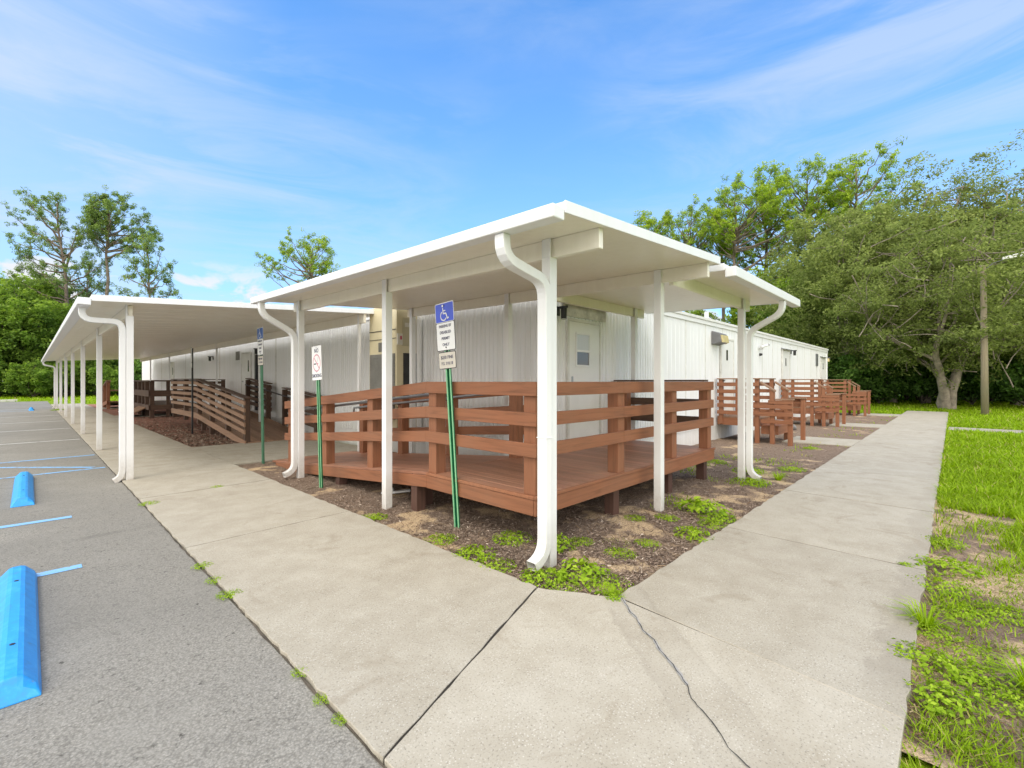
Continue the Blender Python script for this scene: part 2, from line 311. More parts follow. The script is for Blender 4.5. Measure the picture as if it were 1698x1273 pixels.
# ------------------------------------------------------------------ object helpers
ROOTLOC = {}
def props(o, label=None, cat=None, group=None, kind=None):
    if label: o['label'] = label
    if cat: o['category'] = cat
    if group: o['group'] = group
    if kind: o['kind'] = kind
    return o
def thing(name, label, cat, loc=(0, 0, 0), group=None):
    o = bpy.data.objects.new(name, None); COL.objects.link(o); o.location = loc
    o.empty_display_size = 0.2
    ROOTLOC[o.name] = Vector(loc)
    return props(o, label, cat, group)
def origin_of(parent):
    return ROOTLOC.get(parent.name, Vector((0, 0, 0))) if parent else Vector((0, 0, 0))
class MB:
    def __init__(s): s.v = []; s.f = []
    def add(s, vs, fs):
        b = len(s.v); s.v += [tuple(p) for p in vs]; s.f += [tuple(i+b for i in f) for f in fs]; return s
    def box(s, x0, x1, y0, y1, z0, z1):
        vs = [(x0,y0,z0),(x1,y0,z0),(x1,y1,z0),(x0,y1,z0),(x0,y0,z1),(x1,y0,z1),(x1,y1,z1),(x0,y1,z1)]
        return s.hexa(vs)
    def hexa(s, vs):
        return s.add(vs, [(0,3,2,1),(4,5,6,7),(0,1,5,4),(1,2,6,5),(2,3,7,6),(3,0,4,7)])
    def beam(s, p0, p1, w, h, up=(0,0,1)):
        p0 = Vector(p0); p1 = Vector(p1); d = (p1-p0).normalized(); up = Vector(up)
        side = d.cross(up).normalized(); u2 = side.cross(d).normalized()
        a = side*w/2; b = u2*h/2
        vs = [p0-a-b, p1-a-b, p1+a-b, p0+a-b, p0-a+b, p1-a+b, p1+a+b, p0+a+b]
        return s.hexa([tuple(v) for v in vs][0:8])
    def board(s, p0, p1, h, t, tdir):
        # plumb-ended board: runs p0->p1 (its top line), h down, thickness along tdir
        p0 = Vector(p0); p1 = Vector(p1); t = Vector(tdir)*t; dz = Vector((0, 0, h))
        vs = [p0-dz, p1-dz, p1-dz+t, p0-dz+t, p0, p1, p1+t, p0+t]
        n = (p1-p0).cross(t)
        if n.z < 0: vs = [vs[3], vs[2], vs[1], vs[0], vs[7], vs[6], vs[5], vs[4]]
        return s.hexa(vs)
    def prism(s, poly, z0, z1):
        n = len(poly)
        vs = [(x, y, z0) for x, y in poly] + [(x, y, z1) for x, y in poly]
        fs = [tuple(reversed(range(n))), tuple(range(n, 2*n))] + [(i, (i+1) % n, n+(i+1) % n, n+i) for i in range(n)]
        return s.add(vs, fs)
    def sweep(s, pts, side, w, d, cap=True, hollow_end=False):
        # rectangular section (w along side, d across) swept along a planar path
        side = Vector(side).normalized(); pts = [Vector(p) for p in pts]; rings = []
        for i, p in enumerate(pts):
            a = (pts[i]-pts[i-1]).normalized() if i > 0 else None
            b = (pts[i+1]-pts[i]).normalized() if i < len(pts)-1 else None
            t = (a+b).normalized() if a is not None and b is not None else (a if a is not None else b)
            nrm = t.cross(side).normalized()
            k = 1.0
            if a is not None and b is not None:
                k = 1/max(0.5, a.cross(side).normalized().dot(nrm))
            rings.append([p+side*w/2+nrm*d/2*k, p-side*w/2+nrm*d/2*k, p-side*w/2-nrm*d/2*k, p+side*w/2-nrm*d/2*k])
        vs = [tuple(q) for r in rings for q in r]; fs = []
        for i in range(len(rings)-1):
            for k in range(4):
                fs.append((i*4+k, i*4+(k+1) % 4, (i+1)*4+(k+1) % 4, (i+1)*4+k))
        if cap: fs += [(3, 2, 1, 0)]
        if cap and not hollow_end: fs += [tuple((len(rings)-1)*4+k for k in range(4))]
        return s.add(vs, fs)
    def tube(s, pts, radii, n=8, cap=True):
        pts = [Vector(p) for p in pts]
        if isinstance(radii, (int, float)): radii = [radii]*len(pts)
        vs = []; fs = []; ref = None
        for i, p in enumerate(pts):
            t = (pts[min(i+1, len(pts)-1)]-pts[max(i-1, 0)]).normalized()
            if ref is None:
                ref = Vector((1, 0, 0)) if abs(t.x) < 0.8 else Vector((0, 1, 0))
            a = (ref - t*ref.dot(t)).normalized(); b = t.cross(a); ref = a
            for k in range(n):
                an = 2*PI*k/n; vs.append(tuple(p+(a*math.cos(an)+b*math.sin(an))*radii[i]))
        for i in range(len(pts)-1):
            for k in range(n):
                fs.append((i*n+k, i*n+(k+1) % n, (i+1)*n+(k+1) % n, (i+1)*n+k))
        if cap:
            fs.append(tuple(reversed(range(n)))); fs.append(tuple((len(pts)-1)*n+k for k in range(n)))
        return s.add(vs, fs)
    def build(s, name, mat, parent=None, label=None, bevel=0.0, smooth=False, xf=None, org=None):
        o0 = org if org is not None else origin_of(parent)
        me = bpy.data.meshes.new(name)
        vs = [tuple(Vector(p)-o0) for p in s.v] if xf is None else [tuple(xf @ Vector(p)-o0) for p in s.v]
        me.from_pydata(vs, [], s.f); me.validate(); me.update()
        me.materials.append(MATS[mat])
        ob = bpy.data.objects.new(name, me); COL.objects.link(ob)
        if parent:
            ob.parent = parent; ROOTLOC[ob.name] = o0
        if label: ob['label'] = label
        if smooth: me.polygons.foreach_set('use_smooth', [True]*len(me.polygons))
        if bevel:
            b = ob.modifiers.new('edge', 'BEVEL'); b.width = bevel; b.segments = 2; b.limit_method = 'ANGLE'; b.angle_limit = 0.7
        return ob
def struct(name, mb, mat, bevel=0.0):
    o = mb.build(name, mat, bevel=bevel); o['kind'] = 'structure'; return o
def copy_tree(o, parent=None):
    c = o.copy(); COL.objects.link(c)
    if parent is not None: c.parent = parent
    for ch in list(o.children): copy_tree(ch, c)
    return c
def np_mesh(name, V, F4=None, F3=None, mat=None, tint=None, smooth=False):
    me = bpy.data.meshes.new(name)
    V = np.asarray(V, dtype=np.float32); nv = len(V)
    F = F4 if F4 is not None else F3; k = F.shape[1]; nf = len(F)
    me.vertices.add(nv); me.vertices.foreach_set('co', V.ravel())
    me.loops.add(nf*k); me.loops.foreach_set('vertex_index', F.astype(np.int32).ravel())
    me.polygons.add(nf); me.polygons.foreach_set('loop_start', np.arange(0, nf*k, k, dtype=np.int32))
    if tint is not None:
        a = me.attributes.new('tint', 'FLOAT', 'FACE'); a.data.foreach_set('value', np.asarray(tint, dtype=np.float32))
    me.update(calc_edges=True); me.validate()
    if mat: me.materials.append(MATS[mat])
    return me
def link_mesh(name, me, parent=None, loc=(0, 0, 0)):
    o = bpy.data.objects.new(name, me); COL.objects.link(o); o.location = loc
    if parent: o.parent = parent
    return o
def text_mesh(body, size, align='CENTER', bold=0.0):
    cu = bpy.data.curves.new('lettering', 'FONT'); cu.body = body; cu.size = size; cu.align_x = align; cu.align_y = 'CENTER'
    cu.offset = bold; cu.extrude = 0.0008; cu.space_line = 1.05; cu.resolution_u = 3
    o = bpy.data.objects.new('lettering', cu); COL.objects.link(o)
    dg = bpy.context.evaluated_depsgraph_get()
    me = bpy.data.meshes.new_from_object(o.evaluated_get(dg))
    bpy.data.objects.remove(o); bpy.data.curves.remove(cu)
    return me

# ------------------------------------------------------------------ the setting: ground, car park, walks
# world axes: X runs along the right-hand walk, Y along the left-hand walk, z = 0 is the top of the walks
g = MB(); g.add([(-350, -350, -0.075), (420, -350, -0.075), (420, 420, -0.075), (-350, 420, -0.075)], [(0, 1, 2, 3)])
struct('lawn', g, 'lawn_ground')
g = MB(); g.box(-45, 0.965, -25, 41.5, -0.072, -0.022); struct('car_park', g, 'worn_asphalt')
g = MB(); g.box(-45, 0.965, 41.5, 50.5, -0.072, -0.030); struct('access_road', g, 'worn_asphalt')
# painted bay lines
def stripe(mb, p, q, w=0.1, z=-0.018):
    p = Vector((p[0], p[1], 0)); q = Vector((q[0], q[1], 0)); d = (q-p).normalized(); s = Vector((-d.y, d.x, 0))*w/2
    n = max(2, int((q-p).length/0.12)); top = []; bot = []
    for i in range(n+1):
        c = p+(q-p)*i/n; j = random.uniform(-.006, .006); k = random.uniform(-.006, .006)
        top.append((c.x+s.x*(1+j*10), c.y+s.y*(1+j*10), z)); bot.append((c.x-s.x*(1+k*10), c.y-s.y*(1+k*10), z))
    vs = top+bot; m_ = n+1
    mb.add(vs, [(i+m_, i+1+m_, i+1, i) for i in range(n)])
b = MB()
for p, q in (((0.30, 5.19), (-4.6, 5.13)), ((0.33, 7.15), (-4.6, 7.2)), ((0.93, 12.82), (-4.6, 12.72)), ((0.93, 10.83), (-4.6, 10.5)), ((0.78, 10.98), (-0.9, 12.68)), ((-0.62, 10.85), (-2.3, 12.6)), ((-0.03, 36.1), (-5, 35.9)), ((-0.1, 34.3), (-5, 34.2))):
    stripe(b, p, q, 0.105)
struct('blue_bay_line', b, 'blue_line_paint')
b = MB()
for v in (16.6, 20.7, 24.7, 28.9): stripe(b, (0.92, v), (-5.2, v-0.35), 0.095)
struct('white_bay_line', b, 'white_line_paint')

# concrete slabs, cut by real joints
LW0, LW1 = 0.975, 2.56           # left-hand walk, across
RW0, RW1 = 0.155, 1.69           # right-hand walk, across
slabs = MB()
def slab(poly, z0=-0.07, z1=0.0):
    zt = z1+random.uniform(-0.0015, 0.002)
    slabs.prism(poly, z0, zt)
G_ = 0.009
def ragged(a, b, n, amp, seed):
    r = random.Random(seed); out_ = []
    for i in range(n+1):
        t = i/n; out_.append((a[0]+(b[0]-a[0])*t + (r.uniform(-amp, amp) if 0 < i < n else 0), a[1]+(b[1]-a[1])*t + (r.uniform(-amp, amp) if 0 < i < n else 0)))
    return out_
lj = [5.05, 7.56, 10.05, 12.58, 15.1, 17.6, 20.1, 22.6, 25.1, 27.6, 30.1, 32.6, 35.1, 37.6, 40.1, 42.8]
# first left slab ends at the oblique corner joint
slab(ragged((LW0, 1.64+.004), (LW1-.02, 2.19+.004), 14, 0.004, 1)[::1] + ragged((LW1, 2.197), (LW1, lj[0]-G_), 40, 0.014, 2) + ragged((LW1, lj[0]-G_), (LW0, lj[0]-.05-G_), 14, 0.003, 3) + ragged((LW0, lj[0]-.05-G_), (LW0, 1.64+.004), 50, 0.008, 4))
for i in range(len(lj)-1):
    a, c = lj[i]+G_, lj[i+1]-G_
    slab(ragged((LW0, a-.05), (LW1, a), 10, 0.003, 10+i) + ragged((LW1, a), (LW1, c), 20, 0.010, 40+i) + ragged((LW1, c), (LW0, c-.05), 10, 0.003, 70+i) + ragged((LW0, c-.05), (LW0, a-.05), 20, 0.008, 100+i))
# corner slab
slab([(LW0, RW0), (2.71-G_, RW0)] + ragged((2.72-G_, 0.155), (2.83-G_, 1.69), 12, 0.003, 7) + ragged((2.83-G_, 1.69), (LW1, 2.19-.005), 10, 0.01, 8) + ragged((LW1, 2.19-.005), (LW0, 1.64-.005), 14, 0.003, 1)[1:])
rj = [2.78, 4.97, 7.22, 9.55, 11.9, 14.25, 16.6, 18.95, 21.3, 23.65, 26.0, 28.35, 31.0]
for i in range(len(rj)-1):
    a, c = rj[i]+G_, rj[i+1]-G_
    sk = -0.10 if i == 0 else -0.05
    slab(ragged((a+sk, RW0), (c-.05, RW0), 24, 0.009, 130+i) + ragged((c-.05, RW0), (c, RW1), 10, 0.003, 160+i) + ragged((c, RW1), (a+(0.05 if i == 0 else 0), RW1), 24, 0.012 if i < 3 else .006, 190+i) + ragged((a+(0.05 if i == 0 else 0), RW1), (a+sk, RW0), 10, 0.003, 220+i))
# pads: to the long ramp, to the three stairs, and the side path over the lawn
slab([(LW1+.012, 9.45), (5.3, 9.38), (5.3, 12.5), (LW1+.012, 12.56)], -0.07, -0.004)
for u0, u1 in ((13.25, 14.75), (19.2, 20.6), (25.9, 27.4)):
    slab([(u0, RW1+.012), (u1, RW1+.012), (u1-.15, 3.1), (u0-.15, 3.1)], -0.07, -0.006)
slab([(19.9, -7), (21.1, -7), (21.1, RW0-.012), (19.9, RW0-.012)], -0.07, -0.012)
slab([(LW1+.012, 25.2), (5.0, 25.2), (5.0, 26.6), (LW1+.012, 26.6)], -0.07, -0.004)
slab([(LW1+.012, 33.8), (5.0, 33.8), (5.0, 35.2), (LW1+.012, 35.2)], -0.07, -0.004)
struct('sidewalk', slabs, 'sidewalk_concrete', bevel=0.004)
g = MB(); g.box(LW0+.01, LW1-.02, RW0+.02, 42.7, -0.071, -0.0035); g.box(2.58, 30.9, RW0+.02, RW1-.02, -0.071, -0.004)
struct('walk_bedding', g, 'joint_soil')
def ribbon(pts, w, z, seed, mb):
    r = random.Random(seed); fine = []
    for i in range(len(pts)-1):
        for k in range(4):
            t = k/4; fine.append((pts[i][0]*(1-t)+pts[i+1][0]*t+r.uniform(-.004, .004), pts[i][1]*(1-t)+pts[i+1][1]*t+r.uniform(-.004, .004)))
    fine.append(pts[-1]); n = len(fine); vs = []
    for i, (x, y) in enumerate(fine):
        a = fine[max(0, i-1)]; c = fine[min(n-1, i+1)]; d = Vector((c[0]-a[0], c[1]-a[1], 0)).normalized(); ww = w*r.uniform(.5, 1.4)
        vs += [(x-d.y*ww, y+d.x*ww, z), (x+d.y*ww, y-d.x*ww, z)]
    mb.add(vs, [(2*i, 2*i+1, 2*i+3, 2*i+2) for i in range(n-1)])
# soil and grit in the long seam between asphalt and walk
m_ = MB(); ribbon([(.968+random.uniform(-.004, .004), 1.2+i*.35) for i in range(112)], .0065, -.0165, 11, m_); struct('seam_soil', m_, 'seam_grit')
# crack across the corner slab: pale sealant with a thin dark split in it
cr = [(2.83, 1.655), (2.76, 1.58), (2.70, 1.52), (2.655, 1.45), (2.55, 1.345), (2.50, 1.255), (2.43, 1.18), (2.36, 1.09), (2.30, 1.01), (2.24, 0.945), (2.17, 0.90), (2.13, 0.85), (2.07, 0.76), (1.97, 0.66), (1.9, 0.5), (1.84, 0.3), (1.8, 0.1)]
m_ = MB(); ribbon(cr[:10], 0.009, 0.0035, 3, m_); struct('crack_filler', m_, 'crack_sealant')
m_ = MB(); ribbon(cr, 0.0022, 0.0055, 5, m_); struct('pavement_crack', m_, 'crack_dark')

# planting beds: displaced sheets; bare sand shows where 'sandiness' is high
def sandiness(x, y):
    n = noise.noise((x*1.25, y*1.25, 4.0))*.50 + noise.noise((x*3.9, y*3.9, 7.0))*.55 + noise.noise((x*8, y*8, 2.0))*.35
    k = .02 if y > 4.6 or x > 10.5 else .17
    if 3.3 < x < 6.6 and 1.7 < y < 2.5: k = .30
    if x < 3.1 and 2.6 < y < 4.9: k = .30
    if y < 1.0: k = .36
    return n+k
def bed(name, u0, u1, v0, v1, step, mat, amp=0.02, zoff=-0.03, inside=None):
    nu = int((u1-u0)/step)+1; nv = int((v1-v0)/step)+1
    us = np.linspace(u0, u1, nu); vs = np.linspace(v0, v1, nv)
    V = []
    for v in vs:
        for u in us:
            h = noise.noise((u*1.7, v*1.7, 3.1))*amp + noise.noise((u*9, v*9, 1.0))*amp*0.5
            e = min(1.0, max(0, min(u-u0, v-v0)*4))
            V.append((u, v, zoff+h*(0.3+0.7*e)))
    idx = np.arange(nu*nv).reshape(nv, nu)
    F = np.stack([idx[:-1, :-1].ravel(), idx[:-1, 1:].ravel(), idx[1:, 1:].ravel(), idx[1:, :-1].ravel()], 1)
    me = np_mesh(name, V, F4=F, mat=mat); me.polygons.foreach_set('use_smooth', [True]*len(me.polygons))
    at = me.attributes.new('sand', 'FLOAT', 'POINT'); at.data.foreach_set('value', [sandiness(p[0], p[1]) for p in V])
    o = link_mesh(name, me); o['kind'] = 'structure'; return o
bed('planting_bed', 2.50, 9.5, 1.62, 9.42, 0.045, 'mulch_sandy')
bed('planting_bed', 9.5, 27.2, 1.62, 4.6, 0.12, 'mulch_sandy')
bed('planting_bed', 2.50, 5.45, 12.52, 41.5, 0.12, 'mulch_red')
bed('bare_verge', 2.5, 8.2, -0.95, 0.17, 0.05, 'sand_soil', 0.02, -0.035)

# ------------------------------------------------------------------ building
BU, BV = 5.46, 4.5               # the two visible faces: x = BU (left-hand front) and y = BV (right-hand front)
ZB = 3.02
bld = thing('modular_building', 'long low white modular building with ribbed metal siding and a flat roof', 'building', (BU, BV, 0))
def ribbed(a, b_, z0, z1, nrm, period=0.105, depth=0.012, groove=0.35, seam=None):
    mb = MB(); a = Vector((a[0], a[1], 0)); b_ = Vector((b_[0], b_[1], 0)); d = (b_-a); Ln = d.length; d.normalize(); nr = Vector(nrm)
    prof = []; s = 0.0; k = 0
    while s < Ln:
        g0 = s+period*(1-groove); e = period*0.06
        prof += [(s, depth), (g0, depth), (g0+e, 0), (s+period-e, 0)]
        s += period; k += 1
    prof.append((Ln, depth))
    prof = [(min(x, Ln), y) for x, y in prof]
    vs = []
    for x, y in prof:
        p = a+d*x+nr*y; vs += [(p.x, p.y, z0), (p.x, p.y, z1)]
    fs = [(2*i, 2*i+2, 2*i+3, 2*i+1) for i in range(len(prof)-1)]
    mb.add(vs, fs); return mb
wl = ribbed((BU, 41.0), (BU, BV), 0.33, ZB, (-1, 0, 0)); wl.build('wall', 'white_siding', bld)
wr = ribbed((BU, BV), (9.0, BV), 0.33, ZB, (0, -1, 0)); wr.build('wall', 'white_siding', bld)
wf = ribbed((9.0, BV), (27.2, BV), 0.33, ZB, (0, -1, 0), 0.203, 0.005, 0.12); wf.build('wall', 'white_siding', bld)
sm = MB()
for i in range(16):
    u = 9.35+i*1.19
    if u < 27: sm.box(u, u+.03, BV-.012, BV-.0055, 0.33, ZB-.1)
sm.build('panel_seam', 'door_frame_white', bld)
core = MB(); core.box(BU+.03, 27.17, BV+.03, 16.0, 0.3, ZB-.02); core.box(BU+.03, 14.0, 16.003, 40.97, 0.3, ZB-.02); core.build('wall', 'white_siding', bld)
rf = MB(); rf.box(BU-.05, 27.3, BV-.06, 16.1, ZB, ZB+.07); rf.box(BU-.05, 14.1, 16.103, 41.1, ZB, ZB+.069); rf.build('roof', 'roof_white', bld, bevel=.01)
tr_ = MB(); tr_.box(BU-.03, 27.26, BV-.035, BV-.013, ZB-.10, ZB-.001); tr_.box(BU-.035, BU-.013, BV-.035, 41.05, ZB-.10, ZB-.001)
tr_.build('fascia', 'white_aluminium', bld, bevel=.004)
ct = MB(); ct.prism([(BU-.03, BV-.03), (BU+.06, BV-.03), (BU+.06, BV-.013), (BU-.013, BV-.013), (BU-.013, BV+.07), (BU-.03, BV+.07)], .33, ZB-.101); ct.build('corner_trim', 'white_aluminium', bld, bevel=.003)
ct = MB(); ct.box(27.12, 27.22, BV-.03, BV+.08, .33, ZB-.101); ct.build('corner_trim', 'white_aluminium', bld, bevel=.003)
# a second, slightly proud far wing at the left-hand end
skm = ribbed((BU+.02, 41.0), (BU+.02, BV+.02), -0.08, 0.335, (-1, 0, 0), 0.21, 0.006, 0.15); skm.build('skirting', 'white_siding', bld)
skm = ribbed((BU+.02, BV+.02), (27.2, BV+.02), -0.08, 0.335, (0, -1, 0), 0.21, 0.006, 0.15); skm.build('skirting', 'white_siding', bld)
vp = MB(); vp.tube([(13.4, 5.1, ZB+.03), (13.4, 5.1, ZB+.45)], 0.06, 10); vp.build('vent_pipe', 'plastic_white', bld, smooth=False)
vp = MB(); vp.box(8.1, 8.5, 6.0, 6.4, ZB+.05, ZB+.25); vp.build('roof_vent', 'roof_white', bld)

def door_v(u0, u1, z0, z1, lab, style):            # door in the right-hand front
    d = MB(); d.box(u0, u1, BV-.045, BV-.013, z0, z1); dd = d.build('door', 'door_white', bld, lab, bevel=.003)
    fr = MB(); t = .05
    for x0, x1, zz0, zz1 in ((u0-t, u0-.002, z0, z1+t), (u1+.002, u1+t, z0, z1+t), (u0-.002, u1+.002, z1+.002, z1+t)):
        fr.box(x0, x1, BV-.055, BV-.0135, zz0, zz1)
    fr.build('frame', 'door_frame_white', dd, bevel=.003)
    if style == 'sash':
        a, b2, za, zb, zm = 6.16, 6.56, 1.74, 2.30, 2.0
        w = MB()
        for x0, x1, zz0, zz1 in ((a, a+.025, za, zb), (b2-.025, b2, za, zb), (a+.026, b2-.026, zb-.03, zb), (a+.026, b2-.026, za, za+.03), (a+.026, b2-.026, zm-.018, zm+.018)):
            w.box(x0, x1, BV-.064, BV-.046, zz0, zz1)
        w.build('window_frame', 'white_aluminium', dd, bevel=.002)
        p = MB(); p.box(a+.026, b2-.026, BV-.056, BV-.047, zm+.019, zb-.031); p.build('upper_pane', 'frosted_reflection_glass', dd)  # light grey reflection on the upper sash is put into its base colour
        p = MB(); p.box(a+.026, b2-.026, BV-.052, BV-.047, za+.031, zm-.019); p.build('lower_pane', 'window_glass', dd)
        h = MB(); h.box(u0+.05, u0+.10, BV-.058, BV-.0455, 1.46, 1.58); h.build('lock_plate', 'steel', dd, bevel=.006)
        h = MB(); h.tube([(u0+.075, BV-.06, 1.44), (u0+.075, BV-.10, 1.44)], [.018, .03], 10); h.build('handle', 'steel', dd)
    else:
        c = (u0+u1)/2
        p = MB(); p.box(c-.10, c-.0, BV-.052, BV-.0455, 2.08, 2.34); p.build('pane', 'dark_glass', dd)
        p = MB(); p.box(c-.115, c+.015, BV-.0505, BV-.0456, 2.065, 2.355); p.build('pane_frame', 'steel', dd)
        h = MB(); h.box(u0+.06, u0+.18, BV-.075, BV-.0455, 1.50, 1.545); h.build('handle', 'steel', dd)
        if style == 'hood':
            hd = MB(); hd.add([(u0-.08, BV-.015, z1+.09), (u1+.08, BV-.015, z1+.09), (u1+.08, BV-.16, z1+.05), (u0-.08, BV-.16, z1+.05), (u0-.08, BV-.015, z1+.06), (u1+.08, BV-.015, z1+.06), (u1+.08, BV-.16, z1+.03), (u0-.08, BV-.16, z1+.03)], [(0, 3, 2, 1), (4, 5, 6, 7), (0, 1, 5, 4), (1, 2, 6, 5), (2, 3, 7, 6), (3, 0, 4, 7)])
            hd.build('rain_hood', 'grey_metal', dd)
door_v(5.99, 6.86, 0.47, 2.47, 'door with a two-pane sash window, under the front canopy', 'sash')
hb = MB(); hb.box(5.86, 7.1, BV-.03, BV-.0135, 2.55, 2.74); hb.build('header_board', 'weathered_board', bld)
hb = MB(); hb.box(5.83, 7.13, BV-.05, BV-.0136, 2.742, 2.765); hb.build('drip_strip', 'grey_metal', bld)
door_v(12.75, 13.65, 0.62, 2.62, 'door with a small black window behind the nearest stair', 'slit')
door_v(18.85, 19.8, 0.62, 2.62, 'door with a slim window behind the middle stair', 'hood')
door_v(25.6, 26.55, 0.62, 2.58, 'door at the far end of the right-hand front', 'hood')
vt = MB(); vt.box(24.6, 25.05, BV-.03, BV-.0135, 2.2, 2.75); vt.build('louvre', 'grey_metal', bld)
def door_u(v0, v1, z0, z1, lab):                    # door in the left-hand front
    d = MB(); d.box(BU-.045, BU-.013, v0, v1, z0, z1); dd = d.build('door', 'door_white', bld, lab, bevel=.003)
    fr = MB(); t = .05
    for y0, y1, zz0, zz1 in ((v0-t, v0-.002, z0, z1+t), (v1+.002, v1+t, z0, z1+t), (v0-.002, v1+.002, z1+.002, z1+t)):
        fr.box(BU-.055, BU-.0135, y0, y1, zz0, zz1)
    fr.build('frame', 'door_frame_white', dd)
    p = MB(); p.box(BU-.052, BU-.0455, v0+.16, v0+.26, z1-.65, z1-.25); p.build('pane', 'dark_glass', dd)
    h = MB(); h.box(BU-.075, BU-.0455, v1-.18, v1-.06, z0+.95, z0+1.0); h.build('handle', 'steel', dd)
door_u(18.0, 18.95, 0.52, 2.5, 'door beside a black downpipe on the left-hand front')
door_u(30.6, 31.6, 0.52, 2.5, 'far door on the left-hand front')
vt = MB(); vt.box(BU-.03, BU-.0135, 19.3, 19.75, 2.3, 2.62); vt.build('louvre', 'grille_grey', bld)
for v in (15.6, 21.9, 27.9, 34.0):
    bt = MB(); bt.box(BU-.022, BU-.0136, v, v+.08, .34, ZB-.11); bt.build('batten', 'door_frame_white', bld)
dp = MB(); dp.box(BU-.09, BU-.014, 17.3, 17.42, .5, 2.62); dp.build('downpipe', 'black_metal', bld, 'black downpipe beside the left-hand door')
dp = MB(); dp.tube([(BU-.07, 7.72, .3), (BU-.07, 7.72, 2.74)], .055, 12); dp.build('downpipe', 'white_aluminium', bld, 'round white downpipe at the heat pump')

# wall fittings
def lantern(pos, nrm, lab, drop=True):
    t = thing('wall_light', lab, 'wall light', pos, 'lights on the building walls')
    p = Vector(pos); n = Vector(nrm); s = Vector((-n.y, n.x, 0))
    a = MB(); a.beam(p-n*.0, p+n*.02, .10, .14); a.build('back_plate', 'black_metal', t)
    a = MB(); a.beam(p+n*.02+Vector((0, 0, .05)), p+n*.20+Vector((0, 0, .05)), .03, .035); a.build('arm', 'black_metal', t)
    if drop:
        a = MB(); c = p+n*.13; a.tube([c+Vector((0, 0, .03)), c+Vector((0, 0, -.13))], [.05, .045], 10); a.build('lamp_housing', 'black_metal', t)
        a = MB(); a.tube([c+Vector((0, 0, -.131)), c+Vector((0, 0, -.145))], [.038, .038], 10); a.build('lens', 'frosted_reflection_glass', t)
    return t
lantern((5.72, BV-.013, 2.60), (0, -1, 0), 'small black lantern on the wall left of the sash-window door')
lantern((20.15, BV-.013, 2.62), (0, -1, 0), 'black bracket lamp beside the middle stair door', True)
lantern((BU-.013, 17.1, 2.55), (-1, 0, 0), 'black lantern by the black downpipe on the left-hand front')
lantern((BU-.013, 22.9, 2.5), (-1, 0, 0), 'black lantern on the left-hand front beyond the ramp platform')
fl = thing('flood_light', 'dusty grey box floodlight with a yellowed lens above the nearest stair', 'wall light', (12.35, BV-.013, 2.62))
a = MB(); c = Vector((12.35, BV, 2.62))
a.hexa([(12.12, BV-.26, 2.50), (12.62, BV-.26, 2.50), (12.62, BV-.014, 2.44), (12.12, BV-.014, 2.44), (12.12, BV-.22, 2.72), (12.62, BV-.22, 2.72), (12.62, BV-.014, 2.80), (12.12, BV-.014, 2.80)]); a.build('housing', 'lamp_grey', fl, bevel=.012)
a = MB(); a.hexa([(12.15, BV-.29, 2.50), (12.59, BV-.29, 2.50), (12.59, BV-.263, 2.49), (12.15, BV-.263, 2.49), (12.15, BV-.262, 2.68), (12.59, BV-.262, 2.68), (12.59, BV-.228, 2.68), (12.15, BV-.228, 2.68)]); a.build('lens', 'yellow_lens', fl)
a = MB(); a.box(12.64, 12.82, BV-.10, BV-.014, 2.50, 2.56); a.box(12.80, 12.83, BV-.16, BV-.10, 2.49, 2.57); a.build('sensor', 'yellow_lens', fl)
cam_t = thing('security_camera', 'small white security camera on a bracket between the nearest and middle stairs', 'camera', (16.2, BV-.013, 2.5))
a = MB(); a.tube([(16.2, BV-.014, 2.55), (16.2, BV-.12, 2.55)], .03, 8); a.build('bracket', 'plastic_white', cam_t)
a = MB(); a.tube([(16.05, BV-.10, 2.58), (16.38, BV-.20, 2.66)], .04, 8); a.build('body', 'plastic_white', cam_t)
a = MB(); a.tube([(16.385, BV-.2015, 2.661), (16.42, BV-.212, 2.669)], .037, 8); a.build('lens', 'black_metal', cam_t)
a = MB(); a.tube([(16.22, BV-.014, 2.36), (16.22, BV-.09, 2.36)], [.05, .03], 8); a.build('junction_box', 'black_metal', cam_t)
el = thing('wall_light', 'pale yellow lamp at the far corner of the building', 'wall light', (27.2, BV, 2.5), 'lights on the building walls')
a = MB(); a.box(27.2, 27.36, BV-.1, BV+.1, 2.46, 2.64); a.build('lens', 'yellow_lens', el, bevel=.03)
a = MB(); a.box(27.19, 27.38, BV-.12, BV+.12, 2.641, 2.68); a.build('cap', 'lamp_grey', el)

# heat pump hung on the left-hand front
HU0, HU1, HV0, HV1 = 4.96, BU-.015, 7.86, 8.90
hp = thing('heat_pump', 'tall cream wall-hung heat pump with grey grilles beside the white corrugated wall', 'air conditioner', (5.2, 8.4, 0))
a = MB(); a.box(HU0, HU1, HV0, HV1, 0.55, 3.02); a.build('casing', 'cream_metal', hp, bevel=.01)
a = MB(); a.box(HU0-.012, HU0-.001, HV0+.05, HV1-.04, 0.75, 2.05)
a.build('condenser_grille', 'grille_grey', hp)
a = MB()
for i in range(20): a.box(HU0-.02, HU0-.013, HV0+.06, HV1-.05, 0.78+i*.063, 0.80+i*.063)
a.build('grille_slats', 'grille_grey', hp)
a = MB(); a.box(HU0-.010, HU0-.001, HV0+.01, HV1-.01, 2.345, 2.355); a.box(HU0-.010, HU0-.001, HV0+.01, HV1-.01, 2.515, 2.528); a.build('panel_joint', 'coil_dark', hp)
a = MB()
for i in range(14): a.box(HU0-.008, HU0-.001, HV0+.22+i*.033, HV0+.24+i*.033, 2.10, 2.29)
a.build('vent_slots', 'grille_grey', hp)
a = MB(); a.box(HU0-.008, HU0-.001, HV0+.20, HV0+.33, 2.60, 2.67); a.build('badge', 'coil_dark', hp)
